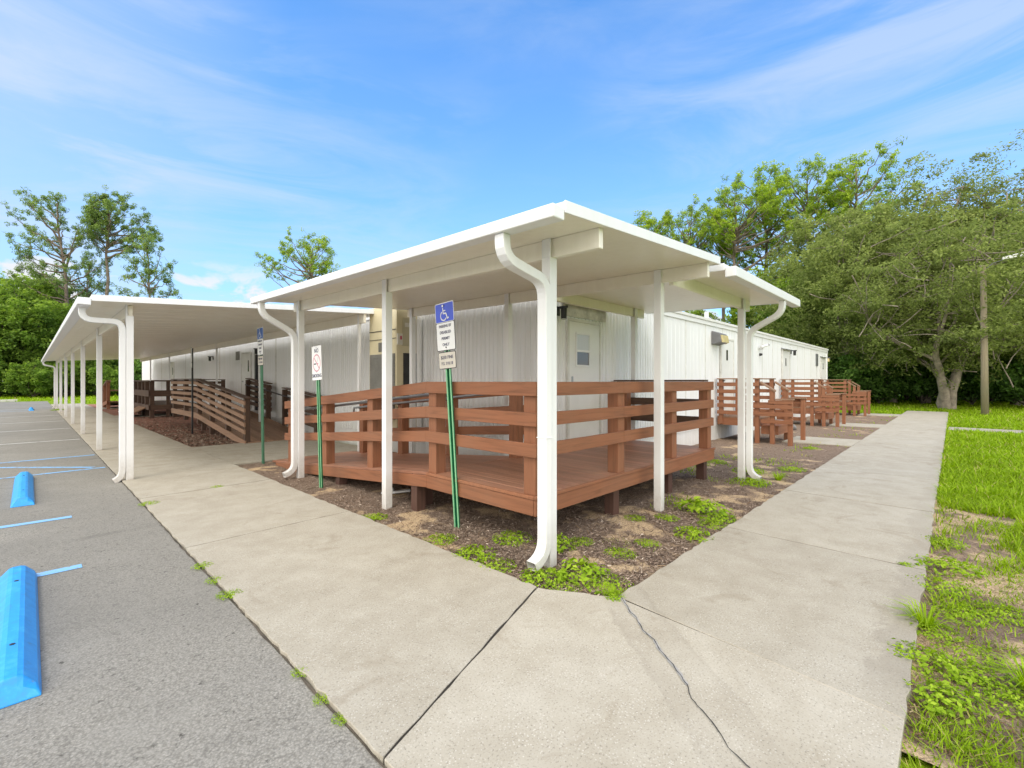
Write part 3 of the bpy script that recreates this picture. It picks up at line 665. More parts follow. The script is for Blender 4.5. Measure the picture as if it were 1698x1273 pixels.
a = MB(); a.box(HU0+.15, HU1-.02, HV0-.012, HV0-.001, 0.75, 2.06); a.build('side_coil', 'coil_dark', hp)
a = MB(); a.box(HU0+.13, HU1-.02, HV0-.014, HV0-.001, 2.2, 2.76); a.build('access_panel', 'cream_shade', hp, bevel=.003)
a = MB(); a.box(HU0+.18, HU0+.32, HV0-.019, HV0-.0145, 2.58, 2.66); a.build('rating_plate', 'label_pale', hp)
a = MB(); a.box(HU0+.005, HU0+.12, HV0-.03, HV0-.001, 2.22, 2.44); sw = a.build('isolator_box', 'label_pale', hp)
a = MB(); a.box(HU0+.06, HU0+.10, HV0-.037, HV0-.0305, 2.32, 2.39); a.build('isolator_switch', 'sign_red', sw)

# ------------------------------------------------------------------ canopies
PW = 0.09
def sl(c0, cu, cv): return lambda u, v: c0+cu*u+cv*v
def slab_roof(root, u0, u1, v0, v1, zs, th, seams_along):
    r = MB(); vs = []
    for dz in (0, th):
        for (u, v) in ((u0, v0), (u1, v0), (u1, v1), (u0, v1)): vs.append((u, v, zs(u, v)+dz))
    r.hexa(vs); r.build('roof', 'soffit_white', root, bevel=.004)
    s_ = MB()                                # pan joints on the underside
    if seams_along == 'u':
        v = v0+.61
        while v < v1-.2:
            s_.hexa([(u0+.15, v, zs(u0, v)-.004), (u1-.05, v, zs(u1, v)-.004), (u1-.05, v+.012, zs(u1, v)-.004), (u0+.15, v+.012, zs(u0, v)-.004), (u0+.15, v, zs(u0, v)-.0005), (u1-.05, v, zs(u1, v)-.0005), (u1-.05, v+.012, zs(u1, v)-.0005), (u0+.15, v+.012, zs(u0, v)-.0005)]); v += .61
    else:
        u = u0+.61
        while u < u1-.2:
            s_.hexa([(u, v0+.15, zs(u, v0)-.004), (u+.012, v0+.15, zs(u, v0)-.004), (u+.012, v1-.05, zs(u, v1)-.004), (u, v1-.05, zs(u, v1)-.004), (u, v0+.15, zs(u, v0)-.0005), (u+.012, v0+.15, zs(u, v0)-.0005), (u+.012, v1-.05, zs(u, v1)-.0005), (u, v1-.05, zs(u, v1)-.0005)]); u += .61
    if seams_along == 'u' and v1 > 20: s_.build('pan_joints', 'soffit_white', root)
def edge_trim(root, p, q, nrm, th, proud=.012, mat='white_aluminium'):
    # fascia strip along a roof edge, standing slightly proud
    a = MB(); p = Vector(p); q = Vector(q); n = Vector(nrm)
    a.board(p+n*.001+Vector((0, 0, th+.006)), q+n*.001+Vector((0, 0, th+.006)), th+.012, proud, nrm); a.build('fascia', mat, root, bevel=.003)
def beam_v(root, u, v0, v1, zs, depth, w=.055):
    b_ = MB(); vs = []
    for dz in (-depth, -.0015):
        for (uu, vv) in ((u-w/2, v0), (u+w/2, v0), (u+w/2, v1), (u-w/2, v1)): vs.append((uu, vv, zs(u-w/2, vv)+dz))
    b_.hexa(vs); b_.build('beam', 'soffit_white', root, bevel=.004)
def beam_u(root, v, u0, u1, zs, depth, w=.055):
    b_ = MB(); vs = []
    for dz in (-depth, -.0015):
        for (uu, vv) in ((u0, v-w/2), (u1, v-w/2), (u1, v+w/2), (u0, v+w/2)): vs.append((uu, vv, zs(uu, v-w/2)+dz))
    b_.hexa(vs); b_.build('beam', 'soffit_white', root, bevel=.004)
def post(root, u, v, ztop, zface, face, z0=-0.06):
    # square tube under the beam with a face tongue lapping the beam's outer side
    p = MB(); h = PW/2; p.box(u-h, u+h, v-h, v+h, z0, ztop-.002)
    if face == 'u': p.box(u-h, u-h+.017, v-h, v+h, ztop-.0019, zface-.002)
    if face == 'v': p.box(u-h, u+h, v-h, v-h+.017, ztop-.0019, zface-.002)
    return p.build('post', 'white_aluminium', root, bevel=.004)
def arc(p0, p1, p2, n=4):
    p0, p1, p2 = Vector(p0), Vector(p1), Vector(p2)
    return [p0*(1-t)**2+p1*2*t*(1-t)+p2*t*t for t in [i/n for i in range(n+1)]]
def downspout(root, gut, pst, axis, zb=2.27, kick=.16, w=.075, d=.095, foot=0.02):
    # gut: outlet under gutter (x,y,z); pst: (x,y) of the vertical run; axis: side vector
    g0 = Vector(gut); a = Vector((pst[0], pst[1], zb)); o = (Vector((g0.x, g0.y, 0))-Vector((a.x, a.y, 0))); od = o.normalized()
    pts = [g0]
    k = g0-Vector((0, 0, .17)); e = a
    dgn = (e-k).normalized()
    pts += arc(g0-Vector((0, 0, .05)), k, k+dgn*.13, 5)
    pts += arc(e-dgn*.12, e, e-Vector((0, 0, .14)), 5)
    low = Vector((a.x, a.y, foot+.20)); pts.append(Vector((a.x, a.y, 1.05)))
    pts += arc(low, Vector((a.x, a.y, foot+.055)), Vector((a.x, a.y, foot+.02))+od*kick, 5)
    cl = [pts[0]]
    for p in pts[1:]:
        if (p-cl[-1]).length > .012: cl.append(p)
    m1 = MB(); m1.sweep(cl, axis, d, w, hollow_end=True)
    # inner skin so that the open foot reads as a pipe
    o_ = m1.build('downspout', 'white_aluminium', root, bevel=.006)
    c = MB()
    z = 1.04; c.box(*( (pst[0]-w/2-.004, pst[0]+w/2+.004, pst[1]-d/2-.004, pst[1]+d/2+.004) if abs(axis[1]) > .5 else (pst[0]-d/2-.004, pst[0]+d/2+.004, pst[1]-w/2-.004, pst[1]+w/2+.004)), z, z+.006)
    z = .5
    c.build('joint_band', 'white_aluminium', o_)
    return o_
def gutter_u(root, u0, u1, v0, v1, z0a, z1a, z0b, z1b):
    # closed box gutter running along y from v0 (heights a) to v1 (heights b)
    gmb = MB(); gmb.hexa([(u0, v0, z0a), (u1, v0, z0a), (u1, v1, z0b), (u0, v1, z0b), (u0, v0, z1a), (u1, v0, z1a), (u1, v1, z1b), (u0, v1, z1b)])
    gmb.build('gutter', 'white_aluminium', root, bevel=.008)

# 1: canopy over the corner deck
c1 = thing('canopy', 'large white flat canopy on slim posts over the brown corner deck', 'canopy', (2.98, 2.42, 0))
z1 = sl(2.675-.061*3.0-.02*2.4, .061, .02)
slab_roof(c1, 2.47, 5.30, 1.88, 7.80, z1, .072, 'u')
edge_trim(c1, (2.47, 1.88, z1(2.47, 1.88)), (5.30, 1.88, z1(5.30, 1.88)), (0, -1, 0), .072)
edge_trim(c1, (2.47, 7.80, z1(2.47, 7.8)), (5.30, 7.8, z1(5.30, 7.8)), (0, 1, 0), .072)
edge_trim(c1, (5.30, 1.868, z1(5.30, 1.88)), (5.30, 7.81, z1(5.30, 7.8)), (1, 0, 0), .072)
gutter_u(c1, 2.345, 2.468, 1.872, 7.80, z1(2.47, 1.9)-.062, z1(2.47, 1.9)+.028, z1(2.47, 7.8)-.062, z1(2.47, 7.8)+.028)
beam_v(c1, 3.0, 1.93, 7.76, z1, .155); beam_v(c1, 5.13, 1.93, 7.70, z1, .155)
for v in (2.42, 4.93, 7.5): post(c1, 2.98, v, z1(3.0, v)-.155, z1(2.94, v), 'u')
for v in (2.50, 4.97, 7.55): post(c1, 5.12, v, z1(5.13, v)-.155, z1(5.08, v), 'u', -0.06)
downspout(c1, (2.41, 2.40, z1(2.47, 2.4)-.063), (2.895, 2.40), (0, 1, 0), 2.31)
downspout(c1, (2.41, 7.52, z1(2.47, 7.5)-.063), (2.895, 7.52), (0, 1, 0), 2.25)
# 2: canopy to the right of it
c2 = thing('canopy', 'smaller white canopy in front of the sash-window door, lower than its neighbour', 'canopy', (7.59, 2.37, 0))
z2 = sl(2.772-.03*2.37, 0.0, .03)
slab_roof(c2, 5.42, 8.38, 1.86, 4.36, z2, .07, 'v')
edge_trim(c2, (8.38, 1.86, z2(0, 1.86)), (8.38, 4.36, z2(0, 4.36)), (1, 0, 0), .07)
edge_trim(c2, (5.42, 1.86, z2(0, 1.86)), (5.42, 4.36, z2(0, 4.36)), (-1, 0, 0), .07)
gm = MB(); gm.box(5.415, 8.40, 1.738, 1.857, 2.672, 2.785); gm.build('gutter', 'white_aluminium', c2, bevel=.008)
beam_u(c2, 2.37, 5.165, 7.95, z2, .155); beam_u(c2, 4.22, 5.18, 7.98, z2, .15)
post(c2, 7.59, 2.355, z2(0, 2.37)-.155, z2(0, 2.32), 'v'); post(c2, 7.62, 4.20, z2(0, 4.22)-.15, z2(0, 4.17), 'v', -.06)
downspout(c2, (7.60, 1.80, 2.671), (7.66, 2.262), (1, 0, 0), 2.27, foot=.0)
# 3: long canopy over the left-hand walk
c3 = thing('canopy', 'long white walkway canopy with a row of slim posts beside the car park', 'canopy', (1.06, 9.08, 0))
z3 = sl(2.635-.063*.62, .063, 0)
slab_roof(c3, .60, 5.22, 8.72, 36.6, z3, .075, 'u')
edge_trim(c3, (.60, 8.72, z3(.6, 0)), (5.22, 8.72, z3(5.22, 0)), (0, -1, 0), .075)
edge_trim(c3, (.60, 36.6, z3(.6, 0)), (5.22, 36.6, z3(5.22, 0)), (0, 1, 0), .075)
gutter_u(c3, .455, .598, 8.70, 36.6, 2.565, 2.665, 2.565, 2.665)
beam_v(c3, 1.07, 9.10, 36.5, z3, .165); beam_v(c3, 4.78, 8.76, 36.5, z3, .19)
for v in (9.1, 13.5, 17.95, 22.4, 26.85, 31.3, 35.9):
    post(c3, 1.06, v, z3(1.07, v)-.165, z3(1.0, v), 'u', 0.0)
PW = 0.055
for v in (8.98, 15.0, 19.6, 27.9, 33.0): post(c3, 4.77, v, z3(4.78, v)-.19, z3(4.74, v), 'u', -.05)
PW = 0.09
downspout(c3, (.525, 9.1, 2.564), (.975, 9.1), (0, 1, 0), 2.40, .10, foot=-.02)
downspout(c3, (.525, 35.9, 2.564), (.975, 35.9), (0, 1, 0), 2.30, .10, foot=-.02)

# ------------------------------------------------------------------ corner deck with its ramp
DU, DV, DZ = 3.13, 2.70, 0.46
dk = thing('wooden_deck', 'brown composite corner deck with three-board railings and a ramp down to the walk', 'deck', (DU, DV, 0))
RV0, RV1 = 4.34, 9.25            # ramp from / to
def rz(v): return DZ if v <= RV0 else DZ-(v-RV0)*(DZ-.015)/(RV1-RV0)
pl = MB(); w = .138
u = DU+.028
while u < 7.40-.02:
    u1 = min(u+w, 7.40)
    if u1 < 4.72: pl.hexa([(u, DV+.025, DZ-.032), (u1, DV+.025, DZ-.032), (u1, RV0, DZ-.032), (u, RV0, DZ-.032), (u, DV+.025, DZ), (u1, DV+.025, DZ), (u1, RV0, DZ), (u, RV0, DZ)])
    else: pl.box(u, u1, DV+.025, 4.44, DZ-.032, DZ)
    u += w+.005
pl.build('decking', 'deck_boards', dk, bevel=.003)
pl = MB(); u = DU+.028
while u < 4.68:
    u1 = min(u+w, 4.70)
    pl.hexa([(u, RV0+.004, DZ-.032), (u1, RV0+.004, DZ-.032), (u1, RV1, -.02), (u, RV1, -.02), (u, RV0+.004, DZ), (u1, RV0+.004, DZ), (u1, RV1, .015), (u, RV1, .015)]); u += w+.005
pl.build('ramp_boards', 'deck_boards', dk, bevel=.003)
pl = MB(); pl.box(DU-.008, 7.425, DV-.012, DV+.022, DZ-.028, DZ+.003); pl.box(DU-.008, DU+.024, DV+.024, RV0, DZ-.028, DZ+.003); pl.build('edge_board', 'brown_composite_u', dk, bevel=.004)
rb = MB(); rb.board((DU, DV-.002, DZ-.031), (7.41, DV-.002, DZ-.031), .145, .025, (0, 1, 0)); rb.build('rim_board', 'brown_composite_u', dk, bevel=.004)
rb = MB(); rb.board((DU-.001, DV+.026, DZ-.031), (DU-.001, RV0, DZ-.031), .145, .025, (1, 0, 0)); rb.build('rim_board', 'brown_composite_v', dk, bevel=.004)
rb = MB(); rb.board((DU-.001, RV0+.001, DZ-.031), (DU-.001, 9.0, rz(9.0)-.031), .14, .025, (1, 0, 0)); rb.build('rim_board', 'brown_composite_v', dk, bevel=.004)
rb = MB(); rb.board((7.41, DV+.026, DZ-.031), (7.41, 4.44, DZ-.031), .145, .025, (-1, 0, 0)); rb.build('rim_board', 'brown_composite_v', dk, bevel=.004)
HP = .07
def dpost(u, v, z0, z1, mat='brown_composite_z', root=dk, h=HP): 
    p = MB(); p.box(u-h, u+h, v-h, v+h, z0, z1); p.build('post', mat, root, bevel=.005)
RAILS = ((1.035, .13), (.755, .125), (.475, .125))   # top above deck, height
PU = DU+.10; PV = DV+.10
for u in (PU, 4.66, 6.05, 7.29): dpost(u, PV, DZ-.0, DZ+1.02)
for v in (4.27, 5.66, 7.05, 8.42): dpost(PU, v, rz(v)-.02, rz(v)+1.0)
dpost(7.31, 4.2, DZ, DZ+1.02)
for v in (4.32, 5.70, 7.07, 8.45): dpost(4.60, v, rz(v)-.02, rz(v)+1.0)
for dz, h in RAILS:
    r = MB(); r.board((PU-HP-.001, PV-HP-.001, DZ+dz), (4.655, PV-HP-.001, DZ+dz), h, .036, (0, -1, 0)); r.build('rail', 'brown_composite_u', dk, bevel=.004)
    r = MB(); r.board((4.658, PV-HP-.001, DZ+dz), (7.37, PV-HP-.001, DZ+dz), h, .036, (0, -1, 0)); r.build('rail', 'brown_composite_u', dk, bevel=.004)
    r = MB(); r.board((PU-HP-.001, PV-HP-.037, DZ+dz+.001), (PU-HP-.001, RV0, DZ+dz+.001), h, .036, (-1, 0, 0)); r.build('rail', 'brown_composite_v', dk, bevel=.004)
    dd = .03 if dz > 1 else 0
    r = MB(); r.board((PU-HP-.001, RV0+.002, DZ+dz+.001), (PU-HP-.001, 8.56, rz(8.56)+dz+.03), h, .036, (-1, 0, 0)); r.build('rail', 'brown_composite_v', dk, bevel=.004)
    r = MB(); r.board((7.31+HP+.001, PV-HP, DZ+dz), (7.31+HP+.001, 4.42, DZ+dz), h, .036, (1, 0, 0)); r.build('rail', 'dark_composite_v', dk, bevel=.004)  # end rail seen from inside: its shade is put into the darker colour
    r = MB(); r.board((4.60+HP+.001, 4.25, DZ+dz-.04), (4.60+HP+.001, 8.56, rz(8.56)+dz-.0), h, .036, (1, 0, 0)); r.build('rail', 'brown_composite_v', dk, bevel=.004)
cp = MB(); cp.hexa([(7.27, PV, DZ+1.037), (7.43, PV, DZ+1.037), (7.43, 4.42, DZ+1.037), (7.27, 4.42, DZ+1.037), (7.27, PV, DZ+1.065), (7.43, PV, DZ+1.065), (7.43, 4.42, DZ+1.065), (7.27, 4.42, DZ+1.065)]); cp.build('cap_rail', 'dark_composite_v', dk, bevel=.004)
for uu, s in ((4.60-HP-.06, -1), (PU+HP+.06, 1)):
    hr = MB(); v0 = 4.25
    hr.tube([(uu, v0-.0, rz(v0)+.86), (uu, v0+.02, rz(v0)+.90), (uu, v0+.12, rz(v0)+.90), (uu, 8.5, rz(8.5)+.90), (uu, 8.62, rz(8.5)+.89), (uu, 8.64, rz(8.5)+.80)], .019, 8); ho = hr.build('handrail', 'grey_metal', dk, smooth=True)
    for v in (4.32, 5.70, 7.07, 8.45):
        k = MB(); k.beam((uu, v, rz(v)+.885), (uu-s*.055, v, rz(v)+.87), .015, .015); k.build('bracket', 'grey_metal', ho)
for (u, v) in ((3.2, 4.6), (3.42, 4.75), (4.65, 2.85), (6.05, 2.85), (7.28, 2.85), (4.66, 4.1), (6.05, 4.1), (7.28, 4.1), (3.22, 6.6), (4.55, 6.6)):
    f = MB(); f.box(u-.06, u+.06, v-.06, v+.06, -.06, rz(v)-.034); f.build('support_post', 'footing_wood', dk)
f = MB(); f.box(DU+.05, 7.3, DV+.45, DV+.49, DZ-.2, DZ-.034); f.box(DU+.05, 7.3, DV+1.1, DV+1.14, DZ-.2, DZ-.034); f.build('joist', 'footing_wood', dk)

# ------------------------------------------------------------------ stairs in front of the right-hand doors
def stair_unit(u0, lab):
    t = thing('entry_stair', lab, 'stair', (u0, 4.4, 0), 'wooden entry stairs along the right-hand front')
    W_ = 1.27; u1 = u0+W_; zt = .60; vf = 3.42; ve = 2.78; vb = 3.04; zl = .42
    a = MB()
    for i in range(7): 
        y0 = vf+.02+i*.146
        if y0+.14 < 4.47: a.box(u0-.03, u1+.03, y0, y0+.141, zt-.03, zt)
    a.build('decking', 'old_composite_u', t, bevel=.003)
    a = MB(); a.board((u0-.02, vf+.02, zt-.032), (u0-.02, 4.45, zt-.032), .19, .035, (1, 0, 0)); a.build('rim_board', 'brown_composite_v', t, bevel=.004)
    a = MB(); a.board((u1+.02, vf+.02, zt-.032), (u1+.02, 4.45, zt-.032), .19, .035, (-1, 0, 0)); a.build('rim_board', 'brown_composite_v', t, bevel=.004)
    a = MB(); a.board((u0+.016, vf+.02, zt-.032), (u1-.016, vf+.02, zt-.032), .19, .035, (0, 1, 0)); a.build('riser', 'brown_composite_u', t, bevel=.004)
    a = MB()
    for i in range(3): a.box(u0+.06, u1-.06, vb+i*.128, vb+i*.128+.123, zl-.03, zl)
    a.build('step_boards', 'brown_composite_u', t, bevel=.003)
    a = MB(); a.box(u0+.07, u1-.07, vb+.01, vb+.045, zl-.22, zl-.032); a.box(u0+.07, u0+.105, vb+.047, vf+.015, zl-.22, zl-.032); a.box(u1-.105, u1-.07, vb+.047, vf+.015, zl-.22, zl-.032); a.build('step_box', 'brown_composite_u', t, bevel=.004)
    for s, uu in ((-1, u0), (1, u1)):
        for v, z in ((4.36, 1.55), (vf+.08, 1.55), (3.16, 1.28), (ve, 1.05)):
            a = MB(); a.box(uu-.048, uu+.048, v-.048, v+.048, -.06 if v < 4 else zt-.20, z); a.build('post', 'brown_composite_z', t, bevel=.004)
        x = uu+s*.049
        for i in range(5):
            z = 1.47-i*.18
            a = MB(); a.board((x, vf+.02 if i < 3 else ve-.06, z), (x, 4.44, z), .095, .03, (s, 0, 0)); a.build('rail', 'brown_composite_v', t, bevel=.003)
        for z, v1_ in ((1.045, 3.24), (.57, 3.40)):
            a = MB(); a.board((x, ve-.06, z), (x, v1_, z), .09, .03, (s, 0, 0)); a.build('rail', 'brown_composite_v', t, bevel=.003)
        a = MB(); a.hexa([(uu-.08, vf, 1.551), (uu+.08, vf, 1.551), (uu+.08, 4.45, 1.551), (uu-.08, 4.45, 1.551), (uu-.08, vf, 1.58), (uu+.08, vf, 1.58), (uu+.08, 4.45, 1.58), (uu-.08, 4.45, 1.58)]); a.build('cap_rail', 'old_composite_v', t, bevel=.004)
        a = MB(); a.board((uu+.07, 3.10, 1.285), (uu+.07, vf-.003, 1.50), .045, .14, (-1, 0, 0)); a.build('cap_rail', 'old_composite_v', t, bevel=.004)
        a = MB(); a.box(uu-.075, uu+.075, ve-.08, 3.095, 1.051, 1.08); a.build('cap_rail', 'old_composite_v', t, bevel=.004)
    return t
st1 = stair_unit(12.45, 'nearest of the three wooden entry stairs, right behind the small canopy post')
for du, lab in ((6.15, 'middle one of the three wooden entry stairs along the white wall'), (12.85, 'farthest of the three wooden entry stairs, by the grass at the building end')):
    c = copy_tree(st1); c.location.x += du; c['label'] = lab

# ------------------------------------------------------------------ long ramp at the left-hand front
rp = thing('wooden_ramp', 'weathered slatted wooden ramp rising along the left-hand front under the long canopy', 'ramp', (3.65, 12.3, 0))
RA, RB, RC = 12.35, 17.1, 20.6; PZ = .50; UO, UI = 3.66, 5.18
def r2(v): return .02 if v <= RA else (PZ if v >= RB else .02+(PZ-.02)*(v-RA)/(RB-RA))
a = MB(); u = UO
while u < UI-.02:
    e = min(u+.14, UI); a.hexa([(u, RA, -.02), (e, RA, -.02), (e, RB, PZ-.03), (u, RB, PZ-.03), (u, RA, .02), (e, RA, .02), (e, RB, PZ), (u, RB, PZ)])
    a.box(u, e, RB+.004, RC, PZ-.03, PZ); u += .145
a.build('decking', 'old_composite_v', rp)
a = MB(); a.board((UO-.035, RA, .06), (UO-.035, RB, PZ+.02), .16, .03, (-1, 0, 0)); a.board((UO-.035, RB+.002, PZ+.02), (UO-.035, RC+.1, PZ+.02), .17, .03, (-1, 0, 0)); a.build('rim_board', 'old_composite_v', rp)
for v in (12.42, 13.95, 15.5, 16.95, 18.7, 20.45):
    dpost(UO, v, r2(v)-.3 if v > 16 else -.05, r2(v)+1.05, 'dark_composite_z', rp, .06)
for i in range(5):
    z = 1.0-i*.175
    a = MB(); a.board((UO-.061, RA-.05, r2(RA)+z), (UO-.061, RB, PZ+z), .095, .032, (-1, 0, 0)); a.build('rail', 'old_composite_v', rp)
    a = MB(); a.board((UO-.061, RB+.003, PZ+z), (UO-.061, RC, PZ+z), .095, .032, (-1, 0, 0)); a.build('rail', 'old_composite_v', rp)
    a = MB(); a.board((UO, RC-.06+.0, PZ+z), (UI+.1, RC-.06, PZ+z), .095, .032, (0, 1, 0)); 
    if i < 4: a.build('rail', 'dark_composite_u', rp)
    for va, vb in ((11.95, 14.2), (15.5, 17.5)):
        a = MB(); a.board((UI+.061, va, r2(va)+z+.02), (UI+.061, vb, r2(vb)+z+.02), .11, .032, (1, 0, 0)); a.build('rail', 'dark_composite_v', rp)  # shade side of the ramp, painted with the dark colour
for va, vb in ((11.9, 14.25), (15.45, 17.55)):
    a = MB(); a.board((UI+.10, va, r2(va)+1.11), (UI+.10, vb, r2(vb)+1.11), .03, .16, (-1, 0, 0)); a.build('cap_rail', 'dark_composite_v', rp)
    dpost(UI, vb-.08, r2(vb), r2(vb)+1.05, 'dark_composite_z', rp, .06); dpost(UI, va+.08, -.05, r2(va)+1.05, 'dark_composite_z', rp, .06)
a = MB(); a.board((UO-.10, RA-.05, r2(RA)+1.085), (UO-.10, RB, PZ+1.085), .028, .17, (1, 0, 0)); a.board((UO-.10, RB+.003, PZ+1.085), (UO-.10, RC, PZ+1.085), .028, .17, (1, 0, 0)); a.build('cap_rail', 'dark_composite_v', rp)
a = MB(); a.box(UO, UI+.1, RC-.13, RC-.0, PZ+1.055, PZ+1.082); a.build('cap_rail', 'dark_composite_u', rp)
dpost(UI+.02, RC-.12, -.05, PZ+1.05, 'dark_composite_z', rp, .06)
a = MB(); a.tube([(UI-.1, 12.6, .94), (UI-.1, 15.6, 1.24), (UI-.1, 17.4, 1.38)], .02, 8); a.build('handrail', 'black_metal', rp)
for v in (13.4, 14.9, 16.9):
    for u in (UO+.1, UI-.1):
        a = MB(); a.box(u-.05, u+.05, v-.05, v+.05, -.05, r2(v)-.035); a.build('support_post', 'dark_composite_z', rp)

# far porch beyond it
fp = thing('wooden_porch', 'dark brown porch with upright posts and rails beyond the slatted ramp', 'porch', (3.7, 24, 0))
a = MB(); a.box(3.5, 5.3, 24.2, 30.0, .38, .5); a.build('decking', 'dark_composite_v', fp)
for v in (24.25, 25.4, 26.2, 27.3, 28.6, 29.9): dpost(3.55, v, -.05, 1.5, 'dark_composite_z', fp, .075)
for u in (4.1, 4.7, 5.2): dpost(u, 24.25, -.05, 1.5, 'dark_composite_z', fp, .06)
for z, h in ((1.55, .06), (1.12, .26), (.5, .2)):
    a = MB(); a.board((3.46, 24.15, z), (3.46, 30.0, z), h, .035, (-1, 0, 0)); a.build('rail', 'dark_composite_v', fp)
    a = MB(); a.board((3.5, 24.15, z), (5.3, 24.15, z), h, .035, (0, -1, 0)); a.build('rail', 'dark_composite_u', fp)
a = MB(); a.hexa([(2.75, 24.9, -.02), (3.42, 24.9, .34), (3.42, 26.6, .34), (2.75, 26.6, -.02), (2.75, 24.9, .03), (3.42, 24.9, .39), (3.42, 26.6, .39), (2.75, 26.6, .03)]); a.build('ramp_board', 'old_composite_u', fp)
fr_ = thing('wooden_ramp', 'farthest wooden ramp, with a sloping top rail, near the end of the long canopy', 'ramp', (3.7, 33, 0))
a = MB(); a.hexa([(3.0, 33.4, .36), (4.9, 33.4, .36), (4.9, 36.8, .02), (3.0, 36.8, .02), (3.0, 33.4, .42), (4.9, 33.4, .42), (4.9, 36.8, .08), (3.0, 36.8, .08)]); a.build('decking', 'old_composite_v', fr_)
for u in (3.0, 4.9):
    for v, zz in ((33.5, 1.45), (35.2, 1.25), (36.6, .98)): dpost(u, v, -.05, zz, 'brown_composite_z', fr_, .07)
    a = MB(); a.board((u-.1, 33.3, 1.56), (u-.1, 36.8, 1.04), .06, .2, (1, 0, 0)); a.build('cap_rail', 'old_composite_v', fr_)
    a = MB(); a.board((u-.09, 33.3, .46), (u-.09, 36.8, .12), .2, .03, (1, 0, 0)); a.build('rim_board', 'brown_composite_v', fr_)
a = MB(); a.board((3.0, 36.7, 1.0), (4.9, 36.7, 1.0), .1, .03, (0, 1, 0)); a.build('rail', 'old_composite_u', fr_)

# ------------------------------------------------------------------ signs
def uchannel(root, base, top, mats, edge, w=.05):
    b_ = Vector(base); t_ = Vector(top); d = (t_-b_).normalized()
    p = MB(); x = Vector((1, 0, 0)); y = Vector((0, 1, 0))
    def strip(y0, y1, x0, x1): 
        vs = []
        for c in (b_, t_):
            vs += [c+y*y0+x*x0, c+y*y1+x*x0, c+y*y1+x*x1, c+y*y0+x*x1]
        p.add(vs, [(0, 1, 2, 3), (7, 6, 5, 4), (0, 4, 5, 1), (1, 5, 6, 2), (2, 6, 7, 3), (3, 7, 4, 0)])
    strip(-.016, .016, .0, .004); strip(-.0205, -.0165, -.024, .004); strip(.0165, .0205, -.024, .004)
    po = p.build('post', mats, root)
    p = MB(); strip(-.040, -.021, -.028, -.024); strip(.021, .040, -.028, -.024); p.build('post_flange', edge, po)
    # rows of punched holes
    p = MB(); n = int((t_-b_).length/.1)
    for i in range(n):
        c = b_+d*(.06+i*.1); 
        vs = [c+y*(.005*math.cos(k*PI/3))+Vector((0, 0, .005*math.sin(k*PI/3)))+x*(-.0006) for k in range(6)]
        p.add(vs, [(5, 4, 3, 2, 1, 0)])
    p.build('bolt_holes', 'sign_black', po)
    return po
def plate(root, name, mat, yc, zc, w, h, x, th=.003, r=.018, xf=None, parent=None, lab=None):
    # rounded plate facing -X
    pts = []
    for cx, cz, a0 in ((w/2-r, h/2-r, 0), (-w/2+r, h/2-r, 90), (-w/2+r, -h/2+r, 180), (w/2-r, -h/2+r, 270)):
        for k in range(5): an = math.radians(a0+k*22.5); pts.append((cx+r*math.cos(an), cz+r*math.sin(an)))
    n = len(pts); p = MB()
    vs = [(x, yc+a, zc+b_) for a, b_ in pts]+[(x+th, yc+a, zc+b_) for a, b_ in pts]
    p.add(vs, [tuple(reversed(range(n))), tuple(range(n, 2*n))]+[(i, (i+1) % n, n+(i+1) % n, n+i) for i in range(n)])
    return p.build(name, mat, parent or root, lab, xf=xf)
def letters(root, parent, body, size, yc, zc, x, mat, xf, bold=0.0, spread=1.0):
    me = text_mesh(body, size, bold=bold); o0 = origin_of(parent)
    # text lies in XY; turn it to face -X: text x -> -Y, text y -> Z
    for v in me.vertices:
        p = Vector((x-.0004-v.co.z, yc-v.co.x*spread, zc+v.co.y)); v.co = (xf @ p if xf else p)-o0
    me.materials.clear(); me.materials.append(MATS[mat])
    ob = bpy.data.objects.new('lettering', me); COL.objects.link(ob); ob.parent = parent; ROOTLOC[ob.name] = o0
    return ob
def wheelchair(root, parent, yc, zc, s, x, mat, xf):
    p = MB()
    def st(pts, w, t=.0012):
        for (a0, b0), (a1, b1) in zip(pts[:-1], pts[1:]):
            d = Vector((a1-a0, b1-b0)); n_ = d.length; d /= n_; a0 -= d.x*w*.3; b0 -= d.y*w*.3; a1 += d.x*w*.3; b1 += d.y*w*.3
            q = Vector((-d.y, d.x))*w/2
            cs = [(a0+q.x, b0+q.y), (a1+q.x, b1+q.y), (a1-q.x, b1-q.y), (a0-q.x, b0-q.y)]
            vs = [(x-t, yc-a*s, zc+b_*s) for a, b_ in cs]
            p.add(vs, [(0, 1, 2, 3)])
    st([(-.05+.30*math.cos(math.radians(a)), -.22+.30*math.sin(math.radians(a))) for a in range(125, 345, 20)], .075)
    st([(-.10, .26), (-.07, -.08), (.20, -.08), (.33, -.42), (.44, -.38)], .085)
    st([(-.08, .10), (.14, .10)], .07)
    c = [(x-.0013, yc-(-.12+.085*math.cos(k*PI/6))*s, zc+(.42+.085*math.sin(k*PI/6))*s) for k in range(12)]
    p.add(c, [tuple(range(12))])
    return p.build('wheelchair_symbol', mat, parent, xf=xf)
def lean(base, top):
    b_ = Vector(base); d = Vector(top)-b_; q = Vector((0, 0, 1)).rotation_difference(d.normalized()).to_matrix().to_4x4()
    return Matrix.Translation(b_) @ q @ Matrix.Translation(-b_)
